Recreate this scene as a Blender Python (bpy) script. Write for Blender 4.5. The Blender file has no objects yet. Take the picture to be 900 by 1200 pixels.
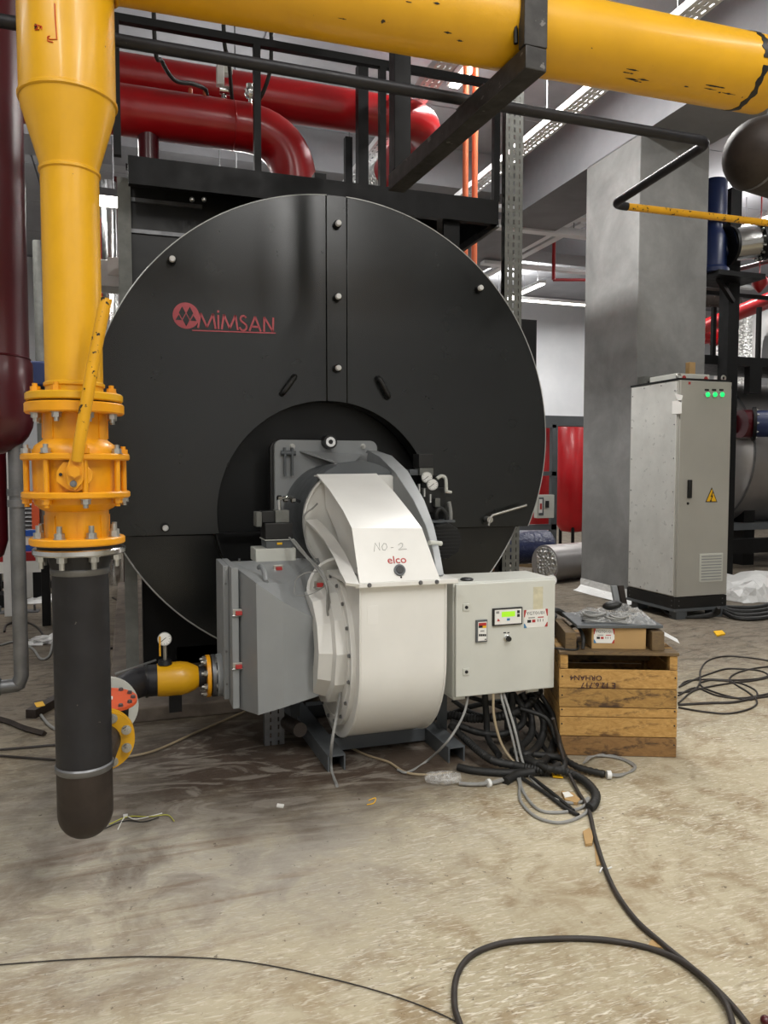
import bpy, bmesh, math, random
from mathutils import Vector, Matrix
random.seed(7)
SC = bpy.context.scene
COL = SC.collection
R = math.radians
# ------------------------------------------------------------------ camera
YAW, PITCH, EYE, FPX = R(18.5), R(3.2), 1.4, 900.0
cd = bpy.data.cameras.new('camera')
cam = bpy.data.objects.new('camera', cd); COL.objects.link(cam)
cam.location = (0, 0, EYE); cam.rotation_euler = (R(90) - PITCH, 0, -YAW)
cd.sensor_fit = 'VERTICAL'; cd.sensor_height = 36.0; cd.lens = 36.0 * FPX / 1200.0
cd.clip_start = 0.05; cd.clip_end = 100
SC.camera = cam
# ------------------------------------------------------------------ world, exposure
w = bpy.data.worlds.new('world'); SC.world = w; w.use_nodes = True
w.node_tree.nodes['Background'].inputs[0].default_value = (0.8, 0.88, 1.0, 1)
w.node_tree.nodes['Background'].inputs[1].default_value = 0.05
SC.view_settings.view_transform = 'Standard'; SC.view_settings.look = 'None'
SC.view_settings.exposure = 0.0; SC.view_settings.gamma = 1.0
try: SC.view_settings.use_curve_mapping = False
except Exception: pass
CEIL = 5.5
def area(name, loc, sx, sy, power, rot=(0, 0, 0), col=(1, 0.985, 0.955), spread=180):
    l = bpy.data.lights.new(name, 'AREA'); l.shape = 'RECTANGLE'; l.size = sx; l.size_y = sy
    l.energy = power; l.color = col; l.spread = R(spread)
    o = bpy.data.objects.new(name, l); COL.objects.link(o); o.location = loc; o.rotation_euler = rot
    return o
# strip lamps in rows along the depth of the hall: (x, y, length, watts, z)
CT = CEIL - 0.037          # underside of the ceiling panels
LAMPS = [(-2.0, 0.1, 2.4, 70, 5.38), (1.6, 0.1, 2.4, 95, 5.38), (4.4, 0.1, 2.4, 35, 5.38), (-1.2, -2.2, 2.0, 110, 5.38), (2.6, -2.2, 2.0, 130, 5.38), (6.6, -2.2, 2.0, 60, 5.38),
         (-4.4, 4.2, 2.2, 30, 5.38), (3.3, 6.3, 2.6, 230, 5.38), (8.0, 5.4, 2.2, 90, 5.38), (-1.5, 9.0, 3.0, 90, 4.85), (3.6, 12.4, 2.6, 90, 4.85), (1.0, 7.9, 1.6, 30, 3.95), (8.4, 9.4, 3.0, 90, 4.85), (12.0, 8.5, 3.0, 110, 4.85), (7.4, 13.8, 2.0, 120, 4.85)]  # boiler-rear and tank-front lamps are added, unseen, to brighten ceiling and tank
for i, (x, y, ln, p, z) in enumerate(LAMPS):
    area('strip_lamp_light', (x, y, z - 0.045), 0.12, ln, p)
    if z < 5: area('strip_lamp_uplight', (x, y, z + 0.09), 0.12, ln, p * 0.6, (R(180), 0, 0))  # upward light added to brighten the ceiling panels
area('wall_strip_light', (9.6, 14.6, 4.93), 4.0, 0.12, 260)
# ------------------------------------------------------------------ pixel -> world helper (900 x 1200 frame of the photograph)
_F = Vector((math.sin(YAW) * math.cos(PITCH), math.cos(YAW) * math.cos(PITCH), -math.sin(PITCH)))
_R = Vector((math.cos(YAW), -math.sin(YAW), 0)); _U = _R.cross(_F)
def at(x, y, Y=None, X=None, Z=None):
    d = _F + _R * ((x - 450) / FPX) - _U * ((y - 600) / FPX)
    t = Y / d.y if Y is not None else X / d.x if X is not None else (Z - EYE) / d.z
    return Vector((0, 0, EYE)) + d * t
# ------------------------------------------------------------------ materials
def srgb(h):
    if isinstance(h, str):
        c = [int(h[i:i + 2], 16) / 255 for i in (0, 2, 4)]
        return tuple(x / 12.92 if x <= 0.04045 else ((x + 0.055) / 1.055) ** 2.4 for x in c)
    return tuple(h)
class NT:
    def __init__(s, name):
        s.m = bpy.data.materials.new(name); s.m.use_nodes = True; s.t = s.m.node_tree
        s.b = s.t.nodes['Principled BSDF']; s.pos = s.t.nodes.new('ShaderNodeNewGeometry').outputs['Position']
        s.obj = s.t.nodes.new('ShaderNodeTexCoord').outputs['Object']
    def n(s, kind, outp=0, **kw):
        nd = s.t.nodes.new(kind)
        for k, v in kw.items():
            if k.startswith('_'):
                key = k[1:]; key = int(key) if key.isdigit() else key.replace('_', ' ')
                i = nd.inputs[key]
                if hasattr(v, 'is_linked'): s.t.links.new(v, i)
                else:
                    if i.type == 'RGBA' and len(v) == 3: v = (*v, 1)
                    i.default_value = v
            else: setattr(nd, k, v)
        return nd.outputs[outp]
    def noise(s, vec, scale, detail=3, rough=0.55, dist=0):
        return s.n('ShaderNodeTexNoise', 0, _Vector=vec, _Scale=scale, _Detail=detail, _Roughness=rough, _Distortion=dist)
    def map(s, vec, loc=(0, 0, 0), rot=(0, 0, 0), sc=(1, 1, 1)):
        return s.n('ShaderNodeMapping', 0, _Vector=vec, _Location=loc, _Rotation=rot, _Scale=sc)
    def rng(s, v, a, b, c=0.0, d=1.0):
        return s.n('ShaderNodeMapRange', 0, _0=v, _1=a, _2=b, _3=c, _4=d)
    def math(s, op, a, b=0.0):
        return s.n('ShaderNodeMath', 0, operation=op, _0=a, _1=b)
    def mix(s, f, a, b):
        nd = s.t.nodes.new('ShaderNodeMix'); nd.data_type = 'RGBA'
        for idx, v in ((0, f), (6, a), (7, b)):
            if hasattr(v, 'is_linked'): s.t.links.new(v, nd.inputs[idx])
            else: nd.inputs[idx].default_value = (*v, 1) if isinstance(v, (tuple, list)) and len(v) == 3 else v
        return nd.outputs[2]
    def set(s, **kw):
        for k, v in kw.items():
            i = s.b.inputs[k.replace('_', ' ')]
            if hasattr(v, 'is_linked'): s.t.links.new(v, i)
            else: i.default_value = (*v, 1) if isinstance(v, (tuple, list)) and len(v) == 3 else v
    def bump(s, h, strength=0.2, dist=0.01):
        s.set(Normal=s.n('ShaderNodeBump', 0, _Strength=strength, _Distance=dist, _Height=h))
def M(name, col, rough=0.5, metal=0.0, var=0.12, vs=6.0, bump=0.0, bs=60.0, spots=None, coat=0.0, rvar=0.06, stretch=(1, 1, 1), spec=None):
    n = NT(name); c = srgb(col)
    v = n.map(n.pos, sc=stretch)
    nz = n.noise(v, vs, 4)
    f = n.rng(nz, 0.3, 0.7)
    base = n.mix(f, tuple(x * (1 - var) for x in c), tuple(min(1, x * (1 + var)) for x in c))
    if spots:
        sc_, scale, th = spots
        sn = n.noise(n.obj, scale, 3, 0.6)
        base = n.mix(n.rng(sn, th, th + 0.03), base, srgb(sc_))
    n.set(Base_Color=base, Metallic=metal, Roughness=n.rng(n.noise(v, vs * 2.3, 3), 0.3, 0.7, max(0.03, rough - rvar), min(1, rough + rvar)))
    if coat: n.set(Coat_Weight=coat, Coat_Roughness=0.15)
    if spec is not None: n.set(Specular_IOR_Level=spec)
    if bump: n.bump(n.noise(v, bs, 4), bump, 0.004)
    return n.m
def emis(name, col, strength):
    n = NT(name); n.set(Base_Color=srgb(col), Emission_Color=srgb(col), Emission_Strength=strength); return n.m

YEL = M('yellow_paint', 'dba30e', 0.4, var=0.06, rvar=0.03, vs=5, bump=0.08, bs=25, spots=('2a1a08', 22, 0.735), coat=0.15)
YELV = M('yellow_valve_paint', 'e29a0e', 0.4, var=0.1, vs=9, bump=0.12, bs=45, spots=('3a2408', 30, 0.76))
YELL = M('yellow_lever_paint', 'dba016', 0.42, var=0.08, vs=9, bump=0.1, bs=60, spots=('18120a', 42, 0.615))
BLKP = M('black_pipe_steel', '26262a', 0.5, 0.3, var=0.25, vs=9, bump=0.12, bs=40, spots=('6a6560', 30, 0.72))
RUST = M('brown_mill_steel', '332b26', 0.55, 0.3, var=0.3, vs=12, bump=0.2, bs=35, spots=('6d6359', 14, 0.68))
BOIL = M('boiler_black_paint', '151716', 0.26, var=0.04, vs=3, rvar=0.015, bump=0.015, bs=90, spec=0.5)
BOILD = M('boiler_recess_black', '111212', 0.4, var=0.05, vs=3, rvar=0.02, spec=0.3)
FRAME = M('black_frame_paint', '0d0d0e', 0.5, var=0.2, vs=5, spec=0.25)
WORN = M('worn_black_steel', '383634', 0.5, 0.2, var=0.35, vs=14, spec=0.3, spots=('6d6a66', 18, 0.66))
EDGE = M('worn_edge_highlight', 'b8b8b6', 0.45, 0.4)  # worn rim edge, its highlight put into the pale colour
WHITE = M('burner_white_paint', 'e2e1dc', 0.35, var=0.04, vs=4, spots=('8d877b', 16, 0.79), coat=0.2)
GREY = M('burner_grey_paint', '8b8e8f', 0.42, var=0.05, vs=5, spots=('5f5850', 12, 0.78))
GREYD = M('burner_dark_grey', '54585b', 0.45, var=0.08)
LGREY = M('light_grey_enamel', 'c9cac2', 0.4, var=0.04, vs=5, bump=0.05, bs=120)
CABS = M('cabinet_side_zinc_lit', 'cfcfca', 0.32, 0.15, var=0.08, vs=7)  # zinc look, paler than the door: light from the left put into the colour
CABG = M('cabinet_grey_enamel', 'a8a69e', 0.42, var=0.04, vs=3, bump=0.08, bs=150)
STEEL = M('zinc_steel', 'b4b3ae', 0.35, 0.85, var=0.15, vs=20)
STEELD = M('dull_steel', '77787a', 0.45, 0.8, var=0.2, vs=14, bump=0.1)
CHROME = M('bright_chrome', 'd5d5d3', 0.18, 1.0, var=0.05)
GALV = M('galvanised_sheet', '6f706b', 0.55, 0.2, var=0.16, vs=16)
GALVW = M('white_galvanised_tray', 'e0e1e2', 0.5, 0.0, var=0.04)
RED = M('red_pipe_paint', 'a00f16', 0.3, var=0.05, vs=4, coat=0.2, rvar=0.02)
MAROON = M('maroon_pipe_paint', '460913', 0.32, var=0.06, vs=3, coat=0.2, rvar=0.02)
REDV = M('red_vessel_paint', 'b3131c', 0.35, var=0.06, coat=0.2)
REDL = M('logo_red', 'b04a52', 0.5, var=0.05)
REDT = M('lettering_red', 'b3302e', 0.5)
REDM = M('marker_red', 'c8460c', 0.6)
ORNG = M('orange_red_paint', 'd9592f', 0.4, var=0.06)
COND = M('orange_conduit', 'c8643c', 0.45, var=0.08)
BLUE = M('blue_pump_paint', '13244f', 0.4, var=0.1)
BLKPL = M('black_plastic', '141414', 0.45, var=0.1)
BLKR = M('black_rubber', '1e1e1d', 0.6, var=0.2, vs=20, bump=0.1, bs=80)
GREYC = M('grey_cable', '8d8d8a', 0.5, var=0.12, vs=15)
TANC = M('tan_cable', '9b8b70', 0.5, var=0.1)
BROWNC = M('brown_black_cord', '2b2521', 0.55, var=0.25, vs=18)
CARD = M('cardboard', 'b08f5f', 0.75, var=0.08, vs=6, bump=0.05, bs=90)
LABELW = M('label_white', 'e4e3de', 0.5, var=0.02)
INK = M('ink_black', '1c1a1c', 0.6)
PENCIL = M('pencil_grey', '8f8f8c', 0.6)
INKP = M('marker_purple', '3a1f2c', 0.6)
SIGNY = M('sign_yellow', 'e9b414', 0.45)
LIME = emis('lcd_green', '9ad82a', 0.45)
GRN = emis('indicator_green', '16e06a', 1.3)
TUBE = emis('tube_white', 'fff8ee', 9.0)
WHITEP = M('white_plastic', 'dcdcda', 0.45, var=0.05)
CONC = M('plinth_concrete', '6a6056', 0.85, var=0.35, vs=7, bump=0.35, bs=30)
GREENT = M('blue_green_label', '3a7fb0', 0.5)
FOILM = None
def foil():
    n = NT('crinkled_foil')
    h = n.n('ShaderNodeTexVoronoi', 0, _Vector=n.map(n.pos, sc=(1, 1, 1)), _Scale=26.0)
    n.set(Base_Color=(0.72, 0.72, 0.7), Metallic=0.9, Roughness=0.28); n.bump(h, 0.9, 0.03); return n.m
FOIL = foil()
JACK = M('aluminium_jacket', 'a6a3a2', 0.36, 0.7, var=0.1, vs=2)
def film(name, alpha, col):
    n = NT(name)
    nz = n.noise(n.pos, 30, 5, 0.6, 1.5)
    n.set(Base_Color=srgb(col), Roughness=0.3, Specular_IOR_Level=0.6)
    if alpha < 1: n.set(Alpha=n.rng(nz, 0.35, 0.7, alpha * 0.4, min(1, alpha * 1.5)))
    n.bump(n.noise(n.pos, 14, 3, 0.5, 1.0), 0.6, 0.02); return n.m
FILM = film('clear_plastic_film', 0.3, 'd8d8d6')
FILMW = film('white_plastic_sheet', 1.0, 'dededc')
FILMB = film('navy_plastic_wrap', 1.0, '1c2340')
def wood(name, a, b, c, dirt=0.5):
    n = NT(name)
    v = n.map(n.obj, sc=(1.2, 14, 14))
    g = n.noise(v, 4.5, 5, 0.6, 1.2)
    base = n.mix(n.rng(g, 0.3, 0.7), srgb(a), srgb(b))
    kn = n.noise(n.map(n.obj, sc=(3.0, 9, 9)), 2.3, 5, 0.65, 0.8)
    base = n.mix(n.rng(kn, dirt, dirt + 0.16), base, srgb(c))
    n.set(Base_Color=base, Roughness=0.72); n.bump(g, 0.25, 0.004); return n.m
WOOD = wood('crate_pine', 'a47a3e', 'c69d5c', '5e4124', 0.54)
WOODD = wood('crate_pine_dirty', '94703c', 'b08a4c', '4a3522', 0.48)
WOODB = wood('crate_pine_brown', '7b5a34', '936f42', '3b2b1c', 0.5)
WOODI = wood('old_timber', '5d4b37', '75603f', '32271b', 0.55)
def concrete(name, a, b, bs=14, bump=0.25):
    n = NT(name)
    f = n.noise(n.pos, 1.6, 6, 0.62, 0.4); g = n.noise(n.pos, bs, 5, 0.65)
    base = n.mix(n.rng(f, 0.3, 0.7), srgb(a), srgb(b))
    base = n.mix(n.rng(g, 0.35, 0.75, 0, 0.35), base, srgb(a))
    n.set(Base_Color=base, Roughness=0.8); n.bump(g, bump, 0.006); return n.m
COLM = concrete('column_plaster', '6b6b6a', '8c8c8a', 9, 0.4)
CEILM = concrete('ceiling_concrete', '9b9ca1', 'aeafb3', 5, 0.1)
BEAMM = concrete('beam_concrete', '808185', '929397', 5, 0.1)
WALLM = concrete('wall_paint_white', 'cfd2d6', 'dadcdf', 3, 0.05)
def floor_mat():
    n = NT('floor_screed')
    p = n.pos
    big = n.noise(p, 0.9, 5, 0.6, 0.5); mid = n.noise(p, 4.5, 6, 0.65, 0.6); fine = n.noise(p, 45, 5, 0.7)
    # pressed fibre flecks lying in every direction
    fl = None
    for k, (a, sc_) in enumerate(((0.3, 1), (1.1, 1.2), (1.9, 0.9), (2.6, 1.1))):
        q = n.map(p, loc=(3.1 * k, 1.7 * k, 0), rot=(0, 0, a), sc=(17 * sc_, 85 * sc_, 1))
        v = n.rng(n.noise(q, 1.0, 2, 0.5, 0.9), 0.6, 0.72)
        fl = v if fl is None else n.math('MAXIMUM', fl, v)
    fd = None
    for k, (a, sc_) in enumerate(((0.7, 1.2), (1.5, 0.9), (2.3, 1.0))):
        q = n.map(p, loc=(1.3 * k + 7, 5.7 * k, 0), rot=(0, 0, a), sc=(15 * sc_, 70 * sc_, 1))
        v = n.rng(n.noise(q, 1.0, 3, 0.5, 0.9), 0.6, 0.75)
        fd = v if fd is None else n.math('MAXIMUM', fd, v)
    worn = n.rng(n.noise(p, 1.7, 5, 0.65, 0.3), 0.36, 0.6, 0.25, 1.0)
    fl = n.math('MULTIPLY', fl, worn); fd = n.math('MULTIPLY', fd, worn)
    base = n.mix(n.rng(big, 0.35, 0.68), srgb('aa9f85'), srgb('c0b69d'))
    base = n.mix(n.rng(mid, 0.46, 0.66, 0, 0.85), base, srgb('8a7658'))
    base = n.mix(n.math('MULTIPLY', fl, 0.8), base, srgb('e4ddcd'))
    base = n.mix(n.math('MULTIPLY', fd, 0.6), base, srgb('66563f'))
    def blob(cx, cy, r0, r1, wob=0.5, sc=(1, 1)):
        d = n.map(p, loc=(-cx * sc[0], -cy * sc[1], 0), sc=(sc[0], sc[1], 0))
        L = n.n('ShaderNodeVectorMath', 1, operation='LENGTH', _0=d)
        L = n.math('ADD', L, n.math('MULTIPLY', n.math('SUBTRACT', n.noise(p, 2.6, 5, 0.62), 0.5), wob * 2))
        return n.rng(L, r1, r0)
    # grey cement dust trodden in left of the burner
    dust = n.math('MULTIPLY', blob(0.25, 3.15, 0.5, 1.3), n.rng(mid, 0.3, 0.55, 0.35, 0.9))
    base = n.mix(dust, base, srgb('a39e94'))
    # trowel strokes in the dust
    q = n.map(p, rot=(0, 0, R(-62)), sc=(1.2, 13, 1))
    st = n.rng(n.noise(q, 1.0, 3, 0.5, 1.0), 0.53, 0.66)
    base = n.mix(n.math('MULTIPLY', n.math('MULTIPLY', st, blob(0.05, 2.65, 0.25, 0.75, 0.3)), 0.55), base, srgb('7d6650'))
    q2 = n.map(p, rot=(0, 0, R(28)), sc=(1.0, 16, 1))
    st2 = n.rng(n.noise(q2, 1.0, 3, 0.5, 1.4), 0.5, 0.66)
    base = n.mix(n.math('MULTIPLY', n.math('MULTIPLY', st2, blob(0.55, 3.5, 0.3, 0.9, 0.3)), 0.6), base, srgb('6a5747'))
    # brown mud around burner and plinth, with the burner's shade darkened into the colour
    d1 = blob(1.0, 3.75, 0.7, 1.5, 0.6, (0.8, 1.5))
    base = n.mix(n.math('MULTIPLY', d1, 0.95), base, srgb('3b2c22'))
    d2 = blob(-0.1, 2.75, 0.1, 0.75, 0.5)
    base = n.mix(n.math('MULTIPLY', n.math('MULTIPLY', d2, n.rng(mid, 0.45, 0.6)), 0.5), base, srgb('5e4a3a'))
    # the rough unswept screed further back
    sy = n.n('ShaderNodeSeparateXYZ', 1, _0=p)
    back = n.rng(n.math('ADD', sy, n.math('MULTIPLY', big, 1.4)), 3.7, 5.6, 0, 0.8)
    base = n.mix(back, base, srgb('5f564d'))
    sm = n.rng(n.noise(n.map(p, rot=(0, 0, 0.5), sc=(1.0, 2.6, 1)), 2.0, 5, 0.6, 3.0), 0.5, 0.62)
    base = n.mix(n.math('MULTIPLY', n.math('MULTIPLY', sm, blob(0.35, 3.25, 0.7, 1.5, 0.4)), 0.38), base, srgb('aaa499'))
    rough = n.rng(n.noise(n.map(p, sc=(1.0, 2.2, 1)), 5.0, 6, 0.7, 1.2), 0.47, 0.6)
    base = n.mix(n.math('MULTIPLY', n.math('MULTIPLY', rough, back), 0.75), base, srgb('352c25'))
    grit = n.rng(n.noise(p, 30, 4, 0.7), 0.645, 0.69)
    base = n.mix(n.math('MULTIPLY', grit, 0.7), base, srgb('3c3025'))
    n.set(Base_Color=base, Roughness=0.72, Specular_IOR_Level=0.3)
    h = n.math('ADD', n.math('MULTIPLY', fl, 0.3), n.math('ADD', n.math('MULTIPLY', mid, 0.8), n.math('MULTIPLY', fine, 0.35)))
    n.bump(h, 0.5, 0.012)
    return n.m
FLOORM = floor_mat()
# ------------------------------------------------------------------ mesh helpers
WM = {}
def world_of(o): return WM[o] if o is not None else Matrix.Identity(4)
def put(o, Mw, parent):
    WM[o] = Mw
    if parent is not None: o.parent = parent
    o.matrix_parent_inverse = Matrix.Identity(4)
    o.matrix_basis = world_of(parent).inverted() @ Mw
def name_ok(n): return n
def thing(name, label, cat, loc=(0, 0, 0), rz=0.0, group=None):
    o = bpy.data.objects.new(name, None); COL.objects.link(o); o.empty_display_size = 0.1
    put(o, Matrix.Translation(Vector(loc)) @ Matrix.Rotation(rz, 4, 'Z'), None)
    o['label'] = label; o['category'] = cat
    if group: o['group'] = group
    return o
def tag(o, label, cat, group=None):
    o['label'] = label; o['category'] = cat
    if group: o['group'] = group
    return o
def struct(o): o['kind'] = 'structure'; return o
def stuff(o): o['kind'] = 'stuff'; return o
def basis(d):
    d = Vector(d).normalized()
    a = Vector((0, 0, 1)) if abs(d.z) < 0.9 else Vector((1, 0, 0))
    x = d.cross(a).normalized(); y = d.cross(x).normalized()
    return x, y, d
class MB:
    def __init__(s, xf=None): s.bm = bmesh.new(); s.xf = xf
    def face(s, pts):
        vs = [s.bm.verts.new(p) for p in pts]; return s.bm.faces.new(vs)
    def box(s, x0, x1, y0, y1, z0, z1):
        return s.hexa8([(x0, y0, z0), (x1, y0, z0), (x1, y1, z0), (x0, y1, z0), (x0, y0, z1), (x1, y0, z1), (x1, y1, z1), (x0, y1, z1)])
    def hexa8(s, p):
        v = [s.bm.verts.new(q) for q in p]
        for f in ((3, 2, 1, 0), (4, 5, 6, 7), (0, 1, 5, 4), (1, 2, 6, 5), (2, 3, 7, 6), (3, 0, 4, 7)): s.bm.faces.new([v[i] for i in f])
        return s
    def obox(s, c, size, mat=None):
        c = Vector(c); h = Vector(size) / 2; m = mat or Matrix.Identity(3)
        return s.hexa8([c + m @ Vector((a * h.x, b * h.y, e * h.z)) for e in (-1, 1) for a, b in ((-1, -1), (1, -1), (1, 1), (-1, 1))])
    def bar(s, p0, p1, wd, ht, up=(0, 0, 1)):
        p0, p1 = Vector(p0), Vector(p1); d = (p1 - p0).normalized(); up = Vector(up)
        sd = d.cross(up).normalized(); u = sd.cross(d).normalized()
        q = [(-1, -1), (1, -1), (1, 1), (-1, 1)]
        return s.hexa8([p + sd * (a * wd / 2) + u * (b * ht / 2) for p in (p0, p1) for a, b in q])
    def cyl(s, p0, p1, r, r2=None, seg=24, caps=True):
        p0, p1 = Vector(p0), Vector(p1); r2 = r if r2 is None else r2
        x, y, d = basis(p1 - p0)
        ra, rb = [], []
        for i in range(seg):
            a = 2 * math.pi * i / seg; v = x * math.cos(a) + y * math.sin(a)
            ra.append(s.bm.verts.new(p0 + v * r)); rb.append(s.bm.verts.new(p1 + v * r2))
        for i in range(seg):
            j = (i + 1) % seg; s.bm.faces.new((ra[i], rb[i], rb[j], ra[j]))
        if caps:
            s.bm.faces.new(ra); s.bm.faces.new(rb[::-1])
        return s
    def lathe(s, prof, base, axis, seg=32, a0=0.0, a1=2 * math.pi):
        base = Vector(base); x, y, d = basis(axis); full = abs(a1 - a0 - 2 * math.pi) < 1e-6
        rings = []; n = seg if full else seg + 1
        for r, h in prof:
            if r < 1e-6: rings.append([s.bm.verts.new(base + d * h)]); continue
            rings.append([s.bm.verts.new(base + d * h + (x * math.cos(a) + y * math.sin(a)) * r) for a in (a0 + (a1 - a0) * i / seg for i in range(n))])
        for A, B in zip(rings, rings[1:]):
            for i in range(seg):
                j = (i + 1) % n
                if len(A) == 1 and len(B) == 1: continue
                if len(A) == 1: s.bm.faces.new((A[0], B[i], B[j]))
                elif len(B) == 1: s.bm.faces.new((A[i], B[0], A[j]))
                else: s.bm.faces.new((A[i], B[i], B[j], A[j]))
        return s
    def tube(s, pts, r, seg=10, caps=True):
        pts = [Vector(p) for p in pts]; n = len(pts)
        rs = r if isinstance(r, (list, tuple)) else [r] * n
        t = [(pts[min(i + 1, n - 1)] - pts[max(i - 1, 0)]).normalized() for i in range(n)]
        x, _, _ = basis(t[0]); rings = []
        for i in range(n):
            x = (x - t[i] * x.dot(t[i])).normalized(); y = t[i].cross(x)
            rings.append([s.bm.verts.new(pts[i] + (x * math.cos(2 * math.pi * k / seg) + y * math.sin(2 * math.pi * k / seg)) * rs[i]) for k in range(seg)])
        for A, B in zip(rings, rings[1:]):
            for k in range(seg):
                j = (k + 1) % seg; s.bm.faces.new((A[k], A[j], B[j], B[k]))
        if caps: s.bm.faces.new(rings[0][::-1]); s.bm.faces.new(rings[-1])
        return s
    def prism(s, poly, vec):
        vec = Vector(vec); a = [s.bm.verts.new(p) for p in poly]; b = [s.bm.verts.new(Vector(p) + vec) for p in poly]
        n = len(a); s.bm.faces.new(a[::-1]); s.bm.faces.new(b)
        for i in range(n): j = (i + 1) % n; s.bm.faces.new((a[i], a[j], b[j], b[i]))
        return s
    def loft(s, rows, closed=False):
        vr = [[s.bm.verts.new(p) for p in r] for r in rows]
        for A, B in zip(vr, vr[1:]):
            m = len(A)
            for i in range(m if closed else m - 1):
                j = (i + 1) % m; s.bm.faces.new((A[i], A[j], B[j], B[i]))
        return s
    def ring(s, c, axis, ri, ro, th, seg=32):
        return s.lathe([(ri, 0), (ro, 0), (ro, th), (ri, th), (ri, 0)], c, axis, seg)
    def hexn(s, c, axis, r, h):
        c = Vector(c); return s.cyl(c, c + Vector(axis).normalized() * h, r, seg=6)
    def ball(s, c, r, seg=16, n=8, sz=1.0):
        return s.lathe([(r * math.sin(math.pi * i / n), -r * sz * math.cos(math.pi * i / n)) for i in range(n + 1)], c, (0, 0, 1), seg)
    def solid(s, th, recalc=True):
        if recalc: bmesh.ops.recalc_face_normals(s.bm, faces=s.bm.faces[:])
        else: s.bm.normal_update()
        bmesh.ops.solidify(s.bm, geom=s.bm.faces[:], thickness=th); return s
    def build(s, name, mat, parent=None, ang=40, bev=0.0, recentre=True, bseg=2):
        bm = s.bm
        bmesh.ops.remove_doubles(bm, verts=bm.verts[:], dist=1e-6)
        if s.xf is not None: bm.transform(s.xf)
        bmesh.ops.recalc_face_normals(bm, faces=bm.faces[:])
        if bev:
            es = [e for e in bm.edges if len(e.link_faces) == 2 and e.calc_face_angle(0) > R(30)]
            bmesh.ops.bevel(bm, geom=es, offset=bev, segments=bseg, profile=0.5, affect='EDGES', clamp_overlap=True)
        me = bpy.data.meshes.new(name)
        c = Vector((0, 0, 0))
        if recentre and bm.verts:
            lo = Vector([min(v.co[k] for v in bm.verts) for k in range(3)]); hi = Vector([max(v.co[k] for v in bm.verts) for k in range(3)])
            c = (lo + hi) / 2; bmesh.ops.translate(bm, verts=bm.verts[:], vec=-c)
        bm.to_mesh(me); bm.free()
        for p in me.polygons: p.use_smooth = True
        me.set_sharp_from_angle(angle=R(min(ang, 20) if bev else ang))
        me.materials.append(mat)
        o = bpy.data.objects.new(name, me); COL.objects.link(o)
        put(o, Matrix.Translation(c), parent)
        return o
def piece(name, mesh, Mw, parent):
    o = bpy.data.objects.new(name, mesh); COL.objects.link(o); put(o, Mw, parent); return o
def aim(loc, d):
    x, y, z = basis(d); m = Matrix((x, y, z)).transposed().to_4x4()
    if m.determinant() < 0: m = Matrix((x, -y, z)).transposed().to_4x4()
    m.translation = Vector(loc); return m
def mesh_of(mb, name, mat, ang=40):
    o = mb.build(name, mat, ang=ang, recentre=False); me = o.data; bpy.data.objects.remove(o); return me
def spl(pts, n=8):
    P = [Vector(p) for p in pts]; P = [P[0] * 2 - P[1]] + P + [P[-1] * 2 - P[-2]]; out = []
    for i in range(1, len(P) - 2):
        for k in range(n):
            t = k / n; a, b, c, d = P[i - 1:i + 3]
            out.append(0.5 * ((2 * b) + (c - a) * t + (2 * a - 5 * b + 4 * c - d) * t * t + (3 * b - a - 3 * c + d) * t ** 3))
    out.append(P[-2]); return out
def text(name, body, size, Mw, mat, parent, ext=0.0008, align='CENTER', offset=0.0, sx=1.0):
    cu = bpy.data.curves.new(name, 'FONT'); cu.body = body; cu.size = size; cu.align_x = align; cu.align_y = 'CENTER'
    cu.extrude = ext; cu.offset = offset; cu.resolution_u = 3
    cu.materials.append(mat)
    o = bpy.data.objects.new(name, cu); COL.objects.link(o)
    me = bpy.data.meshes.new_from_object(o); bpy.data.objects.remove(o); bpy.data.curves.remove(cu)
    me.name = name; me.transform(Matrix.Diagonal((sx, 1, 1, 1)))
    o = bpy.data.objects.new(name, me); COL.objects.link(o); put(o, Mw, parent)
    if not me.materials: me.materials.append(mat)
    o['kind'] = 'stuff'
    return o
def facing(loc, xdir, up=(0, 0, 1)):       # text plane: x along xdir, y along up, z out
    x = Vector(xdir).normalized(); u = Vector(up); y = (u - x * u.dot(x)).normalized(); z = x.cross(y)
    m = Matrix((x, y, z)).transposed().to_4x4(); m.translation = Vector(loc); return m
def stroke(mb, pts, r, seg=6): mb.tube(pts, r, seg); return mb
# shared bolts (local z is the bolt axis, head at z > 0)
def bolt_mesh(name, mat, r, h, tail=0.0, wash=True, cap=0.0):
    b = MB()
    if wash: b.cyl((0, 0, 0), (0, 0, h * 0.15), r * 1.25, seg=14)
    b.hexn((0, 0, h * 0.1), (0, 0, 1), r, h)
    b.cyl((0, 0, h), (0, 0, h * 1.15), r * 0.8, seg=12)
    if tail: b.cyl((0, 0, h * 1.1), (0, 0, h * 1.1 + tail), r * 0.55, seg=10)
    return mesh_of(b, name, mat)
BOLT_S = bolt_mesh('bolt', STEEL, 0.014, 0.014, 0.012)
BOLT_L = bolt_mesh('bolt', STEEL, 0.015, 0.016, 0.022)
BOLT_Y = bolt_mesh('bolt', YELV, 0.014, 0.014, 0.01)
BOLT_T = bolt_mesh('bolt', STEEL, 0.009, 0.009, 0.006)
BOLT_G = bolt_mesh('bolt', STEELD, 0.008, 0.008, 0.0)
SCREW = bolt_mesh('screw', STEELD, 0.006, 0.004, 0.0, wash=False)
def bolts(me, name, c, axis, r, n, parent, a0=0.0, only=None):
    x, y, d = basis(axis); c = Vector(c)
    for i in range(n):
        a = a0 + 2 * math.pi * i / n
        if only and not only(a): continue
        piece(name, me, aim(c + (x * math.cos(a) + y * math.sin(a)) * r, d), parent)
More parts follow.
